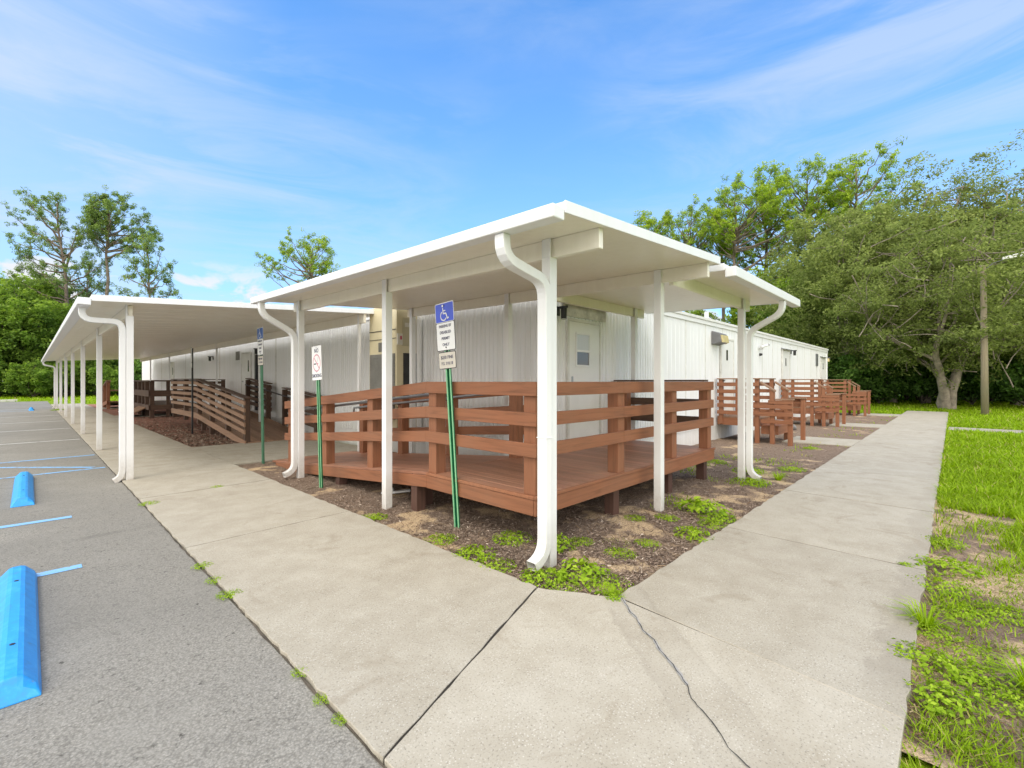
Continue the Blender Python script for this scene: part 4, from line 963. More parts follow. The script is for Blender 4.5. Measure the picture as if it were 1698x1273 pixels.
def permit_sign(base, top, zt, w, lab, mats, edge, blue, lower=True):
    s = thing('parking_sign', lab, 'sign', base)
    xf = lean(base, top); bx, by = base[0], base[1]
    po = uchannel(s, base, (Vector(base)+(Vector(top)-Vector(base)).normalized()*(zt-.03)), mats, edge)
    x = bx-.032; h = w*1.62; zc = zt-h/2; bh = h*.405
    pl0 = plate(s, 'sign_plate', 'sign_black', by, zc, w, h, x, xf=xf, lab='tall permit plate')
    plate(s, 'white_field', 'sign_white', by, zt-bh-(h-bh)/2+.0, w-.016, h-bh-.014, x-.001, .0008, .012, xf, pl0)
    plate(s, 'white_border', 'sign_white', by, zt-bh/2-.001, w, bh+.002, x-.0012, .0011, .017, xf, pl0)
    bf = plate(s, 'blue_field', blue, by, zt-bh/2-.003, w-.016, bh-.012, x-.0024, .0011, .011, xf, pl0)
    wheelchair(s, pl0, by+.004, zt-bh*.50, bh*.80, x-.0036, 'sign_white', xf)
    for i, tx in enumerate(('PARKING BY', 'DISABLED', 'PERMIT', 'ONLY')):
        letters(s, pl0, tx, w*.135, by, zt-bh-h*.085-i*h*.128, x-.0024, 'sign_ink', xf, .0006, .86 if i == 0 else 1.0)
    p = MB()
    for zz in (zt-.035, zt-h+.035):
        p.tube([(x-.006, by, zz), (x, by, zz)], .008, 8)
    p.build('bolt', 'sign_black', po, xf=xf)
    if lower:
        z2_ = zt-h-.012; h2 = w*.58
        f0 = plate(s, 'fine_plate', 'sign_black', by-.004, z2_-h2/2, w*.93, h2, x, xf=xf, lab='small yellowed plate below')
        plate(s, 'pale_field', 'sign_aged_white', by-.004, z2_-h2/2, w*.93-.016, h2-.016, x-.0011, .0009, .012, xf, f0)
        letters(s, f0, '$250 FINE', w*.15, by-.004, z2_-h2*.33, x-.0024, 'sign_ink', xf, .0004)
        letters(s, f0, 'F.S. 318.18', w*.14, by-.004, z2_-h2*.68, x-.0024, 'sign_ink', xf, .0003)
    return s
permit_sign((3.14, 3.78, -.06), (3.07, 3.90, 2.3), 2.34, .315, 'leaning blue and white disabled parking sign in front of the corner deck', 'green_post_paint', 'green_post_edge', 'sign_blue')
permit_sign((3.03, 9.30, -.04), (3.01, 9.35, 2.4), 2.50, .315, 'blue and white disabled parking sign beside the pad at the foot of the deck ramp', 'faded_green_paint', 'faded_green_paint', 'sign_blue_dark')
# no smoking sign
b0 = (2.91, 6.55, -.06); tp = (2.89, 6.63, 2.0)
ns = thing('no_smoking_sign', 'white no smoking sign with a red ring on a green post', 'sign', b0)
xf = lean(b0, tp); uchannel(ns, b0, (Vector(b0)+(Vector(tp)-Vector(b0)).normalized()*2.04), 'green_post_paint', 'green_post_edge')
x = b0[0]-.034; yc, zc = b0[1], 1.765
sp = plate(ns, 'sign_plate', 'sign_white', yc, zc, .315, .49, x, .003, .008, xf)
letters(ns, sp, 'NO', .085, yc, zc+.175, x-.001, 'sign_ink', xf, .001)
letters(ns, sp, 'SMOKING', .072, yc, zc-.185, x-.001, 'sign_ink', xf, .001, .95)
ring = MB(); R0, R1 = .110, .126
for k in range(32):
    a0, a1 = 2*PI*k/32, 2*PI*(k+1)/32
    ring.add([(x-.0012, yc+R0*math.cos(a0), zc+R0*math.sin(a0)), (x-.0012, yc+R1*math.cos(a0), zc+R1*math.sin(a0)), (x-.0012, yc+R1*math.cos(a1), zc+R1*math.sin(a1)), (x-.0012, yc+R0*math.cos(a1), zc+R0*math.sin(a1))], [(3, 2, 1, 0)])
q = .078
ring.add([(x-.0016, yc+q+.006, zc+q-.006), (x-.0016, yc-q+.006, zc-q-.006), (x-.0016, yc-q-.006, zc-q+.006), (x-.0016, yc+q-.006, zc+q+.006)], [(0, 1, 2, 3)])
ring.build('prohibition_ring', 'sign_faded_red', sp, xf=xf)
cg = MB(); cg.add([(x-.0019, yc+.088, zc-.020), (x-.0019, yc+.012, zc-.020), (x-.0019, yc+.012, zc-.004), (x-.0019, yc+.088, zc-.004)], [(3, 2, 1, 0)]); cg.build('cigarette', 'sign_black', sp, xf=xf)
cg = MB(); cg.add([(x-.0019, yc-.030, zc-.020), (x-.0019, yc-.055, zc-.020), (x-.0019, yc-.055, zc-.004), (x-.0019, yc-.030, zc-.004)], [(3, 2, 1, 0)]); cg.build('cigarette_tip', 'sign_red', sp, xf=xf)
cg = MB()
for j in range(3):
    pts = [(-.03-.012*j+.010*math.sin(t*2.2), .012+t*.03) for t in (0, .5, 1, 1.5, 2, 2.5)]
    for (a0, c0), (a1, c1_) in zip(pts[:-1], pts[1:]):
        cg.add([(x-.0019, yc+a0, zc+c0), (x-.0019, yc+a0-.004, zc+c0), (x-.0019, yc+a1-.004, zc+c1_), (x-.0019, yc+a1, zc+c1_)], [(3, 2, 1, 0)])
cg.build('smoke', 'sign_back_grey', sp, xf=xf)
p = MB()
for zz in (zc+.225, zc-.135): p.tube([(x-.005, yc, zz), (x, yc, zz)], .006, 8)
p.build('bolt', 'steel', sp, xf=xf)
# dark sign post by the ramp, plates seen in shade
b0 = (3.27, 15.95, -.06)
bs_ = thing('parking_sign', 'black post with two dull grey plates in front of the slatted ramp', 'sign', b0)
p = MB(); p.box(b0[0]-.02, b0[0]+.02, b0[1]-.025, b0[1]+.025, -.06, 2.46); p.build('post', 'black_metal', bs_)
plate(bs_, 'sign_plate', 'sign_back_grey', b0[1], 2.27, .15, .44, b0[0]-.026)
plate(bs_, 'fine_plate', 'sign_back_grey', b0[1], 1.96, .15, .14, b0[0]-.026)

# ------------------------------------------------------------------ wheel stops and kerbs
def wheel_stop(u1, v0, v1, lab, mat='blue_paint', grp='blue wheel stops in the disabled bays', w=.19, h=.115, name='wheel_stop'):
    t = thing(name, lab, 'wheel stop', (u1-w/2, v0, -.022), grp)
    L_ = v1-v0; z0 = -.022; e = .055
    prof = [(0, 0), (w, 0), (w*.93, h*.45), (w*.70, h*.93), (w*.60, h), (w*.40, h), (w*.30, h*.93), (w*.07, h*.45)]
    m_ = MB(); vs = []; u0 = u1-w
    for i, (vv, k) in enumerate(((v0, .55), (v0+e, .97), (v0+e*2.2, 1.0), ((v0+v1)/2, 1.0), (v1-e*2.2, 1.0), (v1-e, .97), (v1, .55))):
        for a_, b_ in prof: vs.append((u0+w/2+(a_-w/2)*(1 if b_ == 0 else .97+.03*k), vv if b_ == 0 else (vv if 0 < i < 6 else vv+(e*.6*b_/h)*(1 if i == 0 else -1)), z0+b_*(k if b_ > 0 else 1)))
    n = len(prof); fs = []
    for i in range(6):
        for k in range(n): fs.append((i*n+k, i*n+(k+1) % n, (i+1)*n+(k+1) % n, (i+1)*n+k))
    fs = [tuple(reversed(f)) for f in fs]
    fs.append(tuple(range(n))); fs.append(tuple(reversed(range(6*n, 7*n))))
    m_.add(vs, fs); body = m_.build('body', mat, t, bevel=.008)
    p = MB()
    for vv in (v0+L_*.22, v1-L_*.22): p.tube([(u1-w/2, vv, z0+h-.012), (u1-w/2, vv, z0+h+.003)], .012, 8)
    p.build('anchor_bolt', 'sign_black', t)
    return t
wheel_stop(.045, 3.19, 5.22, 'nearest blue wheel stop, cut by the left edge of the view', w=.215)
wheel_stop(.05, 8.18, 10.55, 'second blue wheel stop, in the bay before the hatched lines', w=.21)
wheel_stop(.17, 34.3, 36.4, 'farthest blue wheel stop near the end of the car park')
kb = thing('kerb_block', 'pale concrete kerb block on the far edge of the car park', 'kerb', (-1.5, 51.9, -.05))
a = MB(); a.box(-4.2, -.62, 51.8, 52.0, -.07, .11); a.build('body', 'kerb_concrete', kb, bevel=.03)

# small litter on the bed
pc = thing('drain_elbow', 'broken white plastic drain piece lying under the deck edge', 'litter', (3.12, 5.35, 0))
a = MB(); a.sweep([(3.30, 5.60, -.01), (3.42, 5.46, .0), (3.60, 5.36, .01)], (0, 0, 1), .03, .06); a.tube([(3.33, 5.56, .02), (3.40, 5.46, .035)], [.04, .03], 8); a.build('body', 'plastic_white', pc, bevel=.01)
rk = thing('rock', 'grey rock lying between the nearest and middle stairs', 'rock', (16.6, 4.0, 0))
bm = bmesh.new(); bmesh.ops.create_icosphere(bm, subdivisions=3, radius=.45)
for v in bm.verts:
    v.co *= 1+.25*noise.noise(v.co*2.2); v.co.z *= .5; v.co.z += .08
me = bpy.data.meshes.new('body'); bm.to_mesh(me); bm.free(); me.materials.append(MATS['stone_grey']); link_mesh('body', me, rk)

# ------------------------------------------------------------------ utility pole with a floodlight
upo = thing('utility_pole', 'weathered wooden utility pole with a floodlight arm beside the oak', 'pole', (29.85, -1.05, 0))
a = MB(); a.tube([(29.85, -1.05, -.2), (29.9, -1.03, 3.0), (29.98, -.99, 6.75)], [.135, .12, .10], 12); a.build('post', 'pole_wood', upo, smooth=True)
a = MB(); a.tube([(29.98, -1.0, 6.5), (30.2, -1.3, 6.85), (30.3, -1.75, 7.0)], .018, 8); a.build('arm', 'lamp_grey', upo)
a = MB(); a.hexa([(29.9, -2.7, 7.0), (30.5, -2.7, 7.0), (30.42, -1.6, 6.92), (30.02, -1.6, 6.92), (29.95, -2.65, 7.22), (30.45, -2.65, 7.22), (30.38, -1.6, 7.06), (30.06, -1.6, 7.06)]); a.build('luminaire', 'plastic_white', upo, bevel=.03)
# ------------------------------------------------------------------ vegetation
def unit(a): return a/np.maximum(1e-6, np.linalg.norm(a, axis=1, keepdims=True))
def cards(rng, C, Nn, size, aspect):
    n = len(C); Nn = unit(Nn); R = rng.normal(size=(n, 3)); A = unit(np.cross(Nn, R)); B = np.cross(Nn, A)
    s = size[:, None]; bend = Nn*s*0.18
    V = np.stack([C-A*s, C-B*s*aspect+bend, C+A*s, C+B*s*aspect+bend], 1).reshape(-1, 3)
    F = np.arange(4*n).reshape(n, 4)
    return V, F
def clump_leaves(rng, tips, per, leaf, aspect, upb=.5, outb=.5, squash=.75, needle=False):
    Cs, Ns, Ss, Ts = [], [], [], []
    zs = np.array([t[0][2] for t in tips]); zlo, zhi = zs.min(), zs.max()+1e-3
    for (c, r) in tips:
        n = max(4, int(per*rng.uniform(.7, 1.3))); d = unit(rng.normal(size=(n, 3))); rad = r*rng.uniform(.25, 1.0, n)**(.6)
        p = d*rad[:, None]; p[:, 2] *= squash
        Cs.append(np.array(c)+p); Ns.append(rng.normal(size=(n, 3))*.7+np.array([0, 0, upb])+d*outb)
        Ss.append(leaf*rng.uniform(.6, 1.35, n))
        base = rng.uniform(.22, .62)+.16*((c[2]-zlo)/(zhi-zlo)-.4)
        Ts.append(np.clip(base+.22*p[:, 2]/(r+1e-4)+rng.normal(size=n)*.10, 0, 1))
    C = np.concatenate(Cs); Nn = np.concatenate(Ns); S = np.concatenate(Ss); T = np.concatenate(Ts)
    V, F = cards(rng, C, Nn, S, aspect)
    return V, F, T
def limb(rng, p0, d, Ln, n=4, wob=.12, lift=.0):
    pts = [np.array(p0)]; d = np.array(d, float); d /= np.linalg.norm(d)
    for i in range(n):
        d = d+rng.normal(size=3)*wob+np.array([0, 0, lift]); d /= np.linalg.norm(d)
        pts.append(pts[-1]+d*Ln/n)
    return pts
def tube_np(mb, pts, r0, r1, n=5):
    k = len(pts); mb.tube([tuple(p) for p in pts], [r0+(r1-r0)*(i/(k-1)) for i in range(k)], n, cap=False)
def tree_mesh(kind, seed, H, **kw):
    rng = np.random.default_rng(seed); wood_ = MB(); tips = []
    if kind == 'pine':
        # trunk, limbs curving out to an uneven domed envelope, small needle tufts on the outer twigs
        lean_ = kw.get('lean', (0, 0)); r0 = kw.get('r', .26); cb = kw.get('cb', .5); npri = kw.get('n', 26); Rx = kw.get('R', 4.0); lo = kw.get('lo', -.5); offc = kw.get('off', (0, 0))
        tr = [np.array([lean_[0]*H*t**1.5+rng.normal()*.12*(t > 0), lean_[1]*H*t**1.5+rng.normal()*.12*(t > 0), -.3+(H*.94+.3)*t]) for t in np.linspace(0, 1, 9)]
        tube_np(wood_, tr, r0, r0*.16, 8)
        Rz = (H-H*cb)/2*kw.get('vz', 1.0); Cz = H-Rz
        def trunk_at(z):
            k = min(7.999, max(0, z/(H*.94)*8)); q = int(k); return tr[q]*(1-(k-q))+tr[q+1]*(k-q)
        drop = rng.uniform(0, 2*PI)
        for i in range(npri):
            sn = lo+(.97-lo)*((i+.5)/npri); az = i*2.4+rng.uniform(-.45, .45); cs = math.sqrt(max(0, 1-sn*sn))
            rad = Rx*cs*rng.uniform(.62, 1.12)*(.75+.3*math.cos(az-drop)); tz = Cz+Rz*sn*rng.uniform(.9, 1.03)
            tgt = trunk_at(tz)*np.array([1, 1, 0])+np.array([offc[0]+rad*math.cos(az), offc[1]+rad*math.sin(az), tz])
            z0 = max(H*.30, min(H*.9, tz-rad*rng.uniform(.25, .75)-(.25*Rz if sn > .4 else 0))); P0 = trunk_at(z0)
            mid = P0+(tgt-P0)*.5+np.array([0, 0, -.10*rad+rng.uniform(-.3, .3)])+rng.normal(size=3)*.25
            pts = [P0*(1-t)**2+mid*2*t*(1-t)+tgt*t*t+rng.normal(size=3)*.06*(0 < t < 1) for t in np.linspace(0, 1, 8)]
            Ln = np.linalg.norm(tgt-P0); rr = max(.028, min(.4*r0, .022*Ln+.02)); tube_np(wood_, pts, rr, .014, 5)
            ff = (pts[7]-pts[4])/(np.linalg.norm(pts[7]-pts[4])+1e-6)
            for q in range(kw.get('q0', 3), 8):
                for s in range(rng.integers(1, 4) if q > 4 else rng.integers(0, 2)):
                    dd = rng.normal(size=3)*.8+ff*.5+np.array([0, 0, .35]); tw = limb(rng, pts[q], dd, rng.uniform(.5, 1.25), 3, .2, .05); tube_np(wood_, tw, .018, .007, 4)
                    if rng.uniform() < kw.get('dens', 1.0): tips.append((tw[-1], rng.uniform(.24, .42)))
                    if rng.uniform() < .5*kw.get('dens', 1.0): tips.append((tw[2]+rng.normal(size=3)*.12, rng.uniform(.2, .32)))
            tips.append((pts[-1], .36))
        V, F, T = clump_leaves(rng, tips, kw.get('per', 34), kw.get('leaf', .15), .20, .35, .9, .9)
    else:
        tb = kw.get('tb', .25); r0 = kw.get('r', .28); rx = kw.get('rx', 4.0); nl = kw.get('nl', 7); cl = kw.get('cl', 1.0)
        tr = [np.array([rng.normal()*.06*i, rng.normal()*.06*i, -.3+(H*tb+.3)*i/4]) for i in range(5)]
        tube_np(wood_, tr, r0*1.25, r0*.85, 8)
        zc = H*(tb+1)/2*.98; rzv = H*(1-tb)/2*1.05
        for i in range(nl):
            az = i*2*PI/nl+rng.uniform(-.4, .4); el = math.radians(rng.uniform(28, 78))
            Ln = min(rx/max(.2, math.cos(el)), H*(1-tb)/max(.2, math.sin(el)))*rng.uniform(.75, .98)
            pts = limb(rng, tr[-1], (math.cos(az)*math.cos(el), math.sin(az)*math.cos(el), math.sin(el)), Ln, 6, .14, .03)
            tube_np(wood_, pts, r0*.55, .03, 6)
            for q in range(2, 7):
                for s in range(rng.integers(2, 4)):
                    dd = rng.normal(size=3); dd[2] = abs(dd[2])*.6; br = limb(rng, pts[q], dd, rng.uniform(.16, .34)*rx*1.1, 4, .2, .02); tube_np(wood_, br, .05*r0/.28, .012, 4)
                    for e in (2, 3, 4): tips.append((br[e]+rng.normal(size=3)*.2*cl, rng.uniform(.45, .85)*cl))
        nf = kw.get('fill', 120); cnt = 0
        off = rng.uniform(0, 50)
        while cnt < nf:
            d = rng.normal(size=3); d /= np.linalg.norm(d); rr = rng.uniform(.55, 1.0)
            p = np.array([d[0]*rx*rr, d[1]*rx*rr, zc+d[2]*rzv*rr])
            if noise.noise((p[0]*.45+off, p[1]*.45, p[2]*.45)) < -.12: continue
            if d[2] < -.75: continue
            tips.append((p, rng.uniform(.5, .95)*cl)); cnt += 1
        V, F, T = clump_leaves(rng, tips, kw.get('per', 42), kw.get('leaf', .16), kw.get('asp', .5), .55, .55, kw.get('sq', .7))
    return wood_, V, F, T
def wood_obj(w_, bark):
    me = bpy.data.meshes.new('trunk'); me.from_pydata(w_.v, [], w_.f); me.update(); me.materials.append(MATS[bark])
    me.polygons.foreach_set('use_smooth', [True]*len(me.polygons)); return me
PROTO = {}
def make_proto(key, kind, seed, H, bark, leafmat, **kw):
    w_, V, F, T = tree_mesh(kind, seed, H, **kw)
    PROTO[key] = (wood_obj(w_, bark), np_mesh('crown', V, F4=F, mat=leafmat, tint=T))
def plant_tree(key, name, x, y, label, cat, group, s=1.0, rot=0.0, sz=None, z=-.07):
    t = thing(name, label, cat, (x, y, z), group); t.rotation_euler = (0, 0, rot); t.scale = (s, s, sz or s)
    link_mesh('trunk', PROTO[key][0], t); link_mesh('crown', PROTO[key][1], t)
    return t
# tall pines by the car park
make_proto('pine_a', 'pine', 11, 22.5, 'bark_pine', 'pine_needles_dull', R=4.9, n=34, cb=.40, lean=(-.05, .052), r=.30, lo=-.8, dens=.9, off=(-1.1, 1.1))
make_proto('pine_b', 'pine', 23, 22.5, 'bark_pine', 'pine_needles_dull', R=4.4, n=36, cb=.60, r=.32, lo=-.25, dens=1.0, per=40)
make_proto('pine_c', 'pine', 35, 17.5, 'bark_pine', 'pine_needles_dull', R=3.4, n=30, cb=.22, r=.22, lo=-.9, dens=.75)
make_proto('pine_d', 'pine', 47, 19.5, 'bark_pine', 'pine_needles', R=4.4, n=38, cb=.46, r=.28, lo=-.5, per=32, leaf=.15, dens=.85, q0=5)
make_proto('pine_e', 'pine', 59, 20.5, 'bark_pine', 'pine_needles', R=5.8, n=40, cb=.55, r=.30, lo=-.15, per=34, leaf=.15, dens=.9, q0=5)
PG = 'tall pines beyond the car park'
plant_tree('pine_a', 'pine_tree', 3.2, 71.5, 'leftmost tall pine, leaning trunk and loose tufted crown', 'tree', PG, 1.02, 0)
plant_tree('pine_b', 'pine_tree', 6.3, 71.0, 'tall pine with a round flat-topped crown, second from the left', 'tree', PG, 1.03, 2.0)
plant_tree('pine_c', 'pine_tree', 5.0, 76.5, 'thin-stemmed sparse pine between the two tallest pines', 'tree', PG, .98, 4.2)
plant_tree('pine_c', 'pine_tree', 8.7, 62.0, 'shorter pine with long drooping side limbs, right of the two tallest', 'tree', PG, 1.0, 1.0)
plant_tree('pine_e', 'pine_tree', 18.6, 44.0, 'lone pine crown rising behind the roof between the two canopies', 'tree', PG, .74, .7)
plant_tree('pine_c', 'pine_tree', 17.5, 73.5, 'small pine top just showing over the long canopy', 'tree', PG, .62, 2.7)
PG2 = 'pines behind the right-hand building'
for (x, y, k, s, r, lab) in ((44.5, 23.0, 'pine_d', .98, .2, 'leftmost pine of the row behind the canopy on the right'), (50.0, 21.0, 'pine_e', .99, 1.1, 'second pine from the left in the row behind the white building'),
        (48.3, 15.6, 'pine_e', 1.0, 2.6, 'broad domed pine with open branching above the small canopy'), (54.0, 14.4, 'pine_d', 1.22, 3.3, 'tall pine just right of the broad domed pine'),
        (52.5, 10.2, 'pine_e', 1.09, 4.6, 'pine with a bright tufted top left of the oak'), (50.5, 6.4, 'pine_d', 1.10, 5.4, 'rightmost pine, its top fading behind the oak crown'), (41.5, 26.0, 'pine_d', .86, 5.0, 'low pine top peeping over the front canopy edge'), (52.0, 18.0, 'pine_d', 1.02, 2.0, 'pine filling the gap left of the domed pine')):
    plant_tree(k, 'pine_tree', x, y, lab, 'tree', PG2, s, r)
# broadleaf woodland trees
make_proto('broad_a', 'broad', 5, 11.0, 'bark_dark', 'leaf_mid', rx=4.2, fill=150, leaf=.14, per=60)
make_proto('broad_b', 'broad', 15, 12.0, 'bark_dark', 'leaf_yellowish', rx=4.4, fill=170, leaf=.14, per=60)
make_proto('broad_c', 'broad', 25, 10.0, 'bark_dark', 'leaf_mid', rx=4.6, tb=.14, fill=180, leaf=.15, per=60)
make_proto('shrub_a', 'broad', 45, 4.2, 'bark_dark', 'leaf_mid', rx=3.0, tb=.04, nl=8, r=.10, fill=110, leaf=.13, cl=.75)
make_proto('shrub_b', 'broad', 46, 4.6, 'bark_dark', 'leaf_dark', rx=3.0, tb=.04, nl=8, r=.10, fill=120, leaf=.14, cl=.8)
LG = 'leafy trees along the car park edge'
ll = ['leafy green tree at the left edge of the view', 'bushy tree left of the leftmost pine', 'tree with a paler crown behind the car park kerb', 'dense tree at the foot of the leftmost pine', 'low leafy tree left of the canopy gutter', 'leafy tree between the pine trunks', 'dark leafy tree seen through the canopy posts', 'leafy tree behind the third pine', 'tree behind the far end of the long canopy', 'leafy tree left of the far porch', 'leafy tree behind the far end of the building', 'small-crowned tree far left', 'leafy tree behind the bushes at the lot edge']
lp = [(-5.4, 82, 'broad_a', 1.15, 0), (-2.7, 77, 'broad_c', 1.2, 1), (-1.0, 84, 'broad_b', 1.25, 2), (1.3, 75.5, 'broad_a', 1.16, 3), (0.2, 68.5, 'broad_c', .95, 4), (4.2, 82, 'broad_a', 1.15, 5), (5.1, 69.5, 'broad_c', .85, 1.5), (8.0, 75, 'broad_a', .98, 2.5), (11.2, 78, 'broad_b', .9, 3.5), (12.6, 71, 'broad_c', .8, 4.5), (16.6, 75.6, 'broad_a', .78, 5.5), (-8.0, 76, 'broad_c', 1.2, .5), (-2.2, 69.0, 'broad_a', .95, 2.2)]
for (x, y, k, s, r), lab in zip(lp, ll): plant_tree(k, 'leafy_tree', x, y, lab, 'tree', LG, s, r)
RG = 'leafy trees behind the right-hand lawn'
rl = [(46.5, 19.4, 'broad_b', .74, 0, 'leafy tree rising behind the white roof left of the small canopy post'), (46.8, 12.2, 'broad_b', 1.0, 1, 'yellow-green tree behind the white building beneath the domed pine'), (43.2, 8.0, 'broad_a', .9, 2, 'leafy tree over the far corner of the white building'),
      (51.5, 4.2, 'broad_b', 1.32, 3, 'tall leafy tree behind the oak on its left'), (52.0, -2.2, 'broad_a', 1.15, 4, 'leafy tree behind the utility pole'), (48.5, -4.6, 'broad_c', 1.25, 5, 'leafy tree at the right edge beyond the pole'), (47.0, 26.5, 'broad_a', .82, 2.8, 'low leafy tree behind the front canopy'),
      (57.0, -7.5, 'broad_b', 1.2, .8, 'tree behind the others at the far right'), (55.5, 9.5, 'broad_a', .85, 1.8, 'leafy tree filling the gap under the bright tufted pine')]
for x, y, k, s, r, lab in rl: plant_tree(k, 'leafy_tree', x, y, lab, 'tree', RG, s, r)
SG = 'shrubs along the woodland edge'
for i, (x, y, k, s, r, lab) in enumerate(((41.5, 7.8, 'shrub_b', .85, 0, 'dark shrub beside the far corner of the white building'), (45.0, 5.2, 'shrub_b', 1.0, 1, 'dark shrub left of the oak trunk'), (46.8, 2.6, 'shrub_b', 1.05, 2, 'dark shrub right behind the oak trunk'), (48.6, .2, 'shrub_b', 1.0, 3, 'dark shrub between the oak and the pole'),
        (48.2, -2.0, 'shrub_b', 1.05, 4, 'dark shrub behind the foot of the utility pole'), (46.8, -4.6, 'shrub_b', 1.05, 5, 'dark shrub right of the utility pole'), (-3.5, 66.0, 'shrub_a', .9, .5, 'rounded shrub at the left edge of the car park'), (0.4, 63.0, 'shrub_a', .72, 1.5, 'bright rounded shrub beyond the far blue wheel stop'), (2.6, 64.5, 'shrub_a', .85, 2.5, 'shrub behind the far posts of the long canopy'), (6.2, 62.5, 'shrub_a', .8, 3.5, 'shrub seen between the middle canopy posts'), (9.2, 62.0, 'shrub_b', .8, 4.5, 'dark shrub behind the far sloping ramp rail'), (12.2, 62.5, 'shrub_b', .9, 5.5, 'dark shrub beside the far end of the long building'), (-6.5, 67.0, 'shrub_a', .9, .9, 'shrub at the far left of the lot'), (37.4, 5.4, 'shrub_b', .72, .3, 'dark shrub nearest the far corner of the white building'), (39.6, 3.6, 'shrub_b', .78, 1.3, 'dark shrub filling the gap left of the oak trunk'), (40.6, 1.5, 'shrub_b', .8, 2.3, 'dark shrub just left behind the forked trunk'), (40.8, -.8, 'shrub_b', .75, 3.3, 'dark shrub just right behind the forked trunk'), (39.0, -3.0, 'shrub_b', .8, 4.3, 'dark shrub behind the pole on its right'), (38.2, -5.2, 'shrub_b', .8, 5.3, 'dark shrub at the right edge of the view'))):
    plant_tree(k, 'shrub', x, y, lab, 'shrub', SG, s, r)
# the big oak on the lawn: forked trunk and a wide drooping crown
def oak(seed, stems, tgt, per, leaf, zc, rx, ry, rzv, nfill, gap):
    rng = np.random.default_rng(seed); w_ = MB(); tips = []
    for (dx, dy, ex, ey, H1, r) in stems:
        p = [np.array([dx*(1-t)+ex*t**1.6+rng.normal()*.05*(0 < t < 1), dy*(1-t)+ey*t**1.6+rng.normal()*.05*(0 < t < 1), -.2+(H1+.2)*t]) for t in np.linspace(0, 1, 7)]
        tube_np(w_, p, r*1.25, r*.6, 9)
        for i in range(5):
            az = rng.uniform(0, 2*PI); el = math.radians(rng.uniform(15, 70)); q = p[int(rng.integers(4, 7))]
            b1 = limb(rng, q, (math.cos(az)*math.cos(el)+ex*.25, math.sin(az)*math.cos(el)+ey*.25, math.sin(el)), rng.uniform(3.2, 6.2), 7, .17, .03); tube_np(w_, b1, r*.5, .03, 6)
            for j in range(2, 8):
                for k in range(3):
                    d = rng.normal(size=3); d[2] = d[2]*.5+.1; b2 = limb(rng, b1[j], d, rng.uniform(.9, 2.4), 5, .22, -.03); tube_np(w_, b2, .035, .008, 4)
                    for e in (2, 3, 5): tips.append((b2[e], rng.uniform(.35, .6)))
    cnt = 0
    while cnt < nfill:
        d = rng.normal(size=3); d /= np.linalg.norm(d); rr = rng.uniform(.5, 1.0); p = np.array([d[0]*rx*rr, d[1]*ry*rr, zc+d[2]*rzv*rr])
        if noise.noise((p[0]*.55, p[1]*.55, p[2]*.75)) < gap: continue
        tips.append((p, rng.uniform(.35, .75)))
        if nfill > 300 and rng.uniform() < .22: tube_np(w_, limb(rng, p, rng.normal(size=3)+np.array([-d[0], -d[1], -.6])*1.2, rng.uniform(1.0, 2.4), 4, .2), .012, .03, 4)
        cnt += 1
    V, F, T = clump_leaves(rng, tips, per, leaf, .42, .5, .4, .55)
    return w_, V, F, T
w_, V, F, T = oak(101, [(-.16, .05, -1.1, .5, 3.3, .21), (.16, -.05, .9, -.7, 3.5, .25), (-.02, .12, -.15, .9, 3.4, .15)], None, 46, .080, 6.5, 6.0, 6.0, 4.4, 640, -.14)
w_.tube([(0, 0, -.3), (0, 0, .02), (0, 0, .22)], [.52, .42, .24], 12)
rng = np.random.default_rng(77)      # a low limb of the oak hangs around the pole
ex = [(np.array([rng.normal(-4.9, .55), rng.normal(-1.3, .75), rng.uniform(3.4, 7.0)]), rng.uniform(.3, .55)) for _ in range(46)]
V2, F2, T2 = clump_leaves(rng, ex, 30, .08, .42, .5, .4, .55); F = np.concatenate([F, F2+len(V)]); V = np.concatenate([V, V2]); T = np.concatenate([T, T2])
ok = thing('oak_tree', 'large spreading oak with a forked grey trunk beyond the end of the walk', 'tree', (34.3, .2, -.07))
link_mesh('trunk', wood_obj(w_, 'bark_oak'), ok); link_mesh('crown', np_mesh('crown', V, F4=F, mat='leaf_oak', tint=T), ok)
w_, V, F, T = oak(102, [(-.1, 0, -.9, .2, 11.0, .2), (.1, 0, .8, .2, 11.8, .2)], None, 26, .10, 13.2, 3.8, 3.8, 4.6, 190, .03)
sp_ = wood_obj(w_, 'bark_oak'); sc_ = np_mesh('crown', V, F4=F, mat='leaf_oak', tint=T)
for x, y, r, s, lab in ((42.3, 1.3, 0, .97, 'tall wispy tree whose thin top stands against the sky above the oak'), (42.5, -2.9, 2.2, .95, 'tall wispy tree cut by the right edge of the view')):
    t = thing('wispy_tree', lab, 'tree', (x, y, -.07), 'wispy trees behind the oak'); t.rotation_euler = (0, 0, r); t.scale = (s, s, s)
    link_mesh('trunk', sp_, t); link_mesh('crown', sc_, t)
# two trees a little left of the oak whose crowns merge with it
make_proto('oak_b', 'broad', 65, 11.5, 'bark_oak', 'leaf_oak', rx=5.2, r=.16, tb=.14, nl=9, fill=300, leaf=.10, per=60, cl=.9)
plant_tree('oak_b', 'leafy_tree', 38.6, 5.0, 'olive-green drooping tree between the oak and the white building', 'tree', RG, 1.05, .6)
plant_tree('oak_b', 'leafy_tree', 40.5, -3.4, 'olive-green tree right of the utility pole', 'tree', RG, 1.08, 2.6)
plant_tree('oak_b', 'leafy_tree', 42.0, 3.0, 'olive-green tree close behind the oak crown', 'tree', RG, 1.24, 4.0)
plant_tree('oak_b', 'leafy_tree', 44.5, 6.8, 'tall olive-green tree between the oak and the pines', 'tree', RG, 1.16, 5.2)

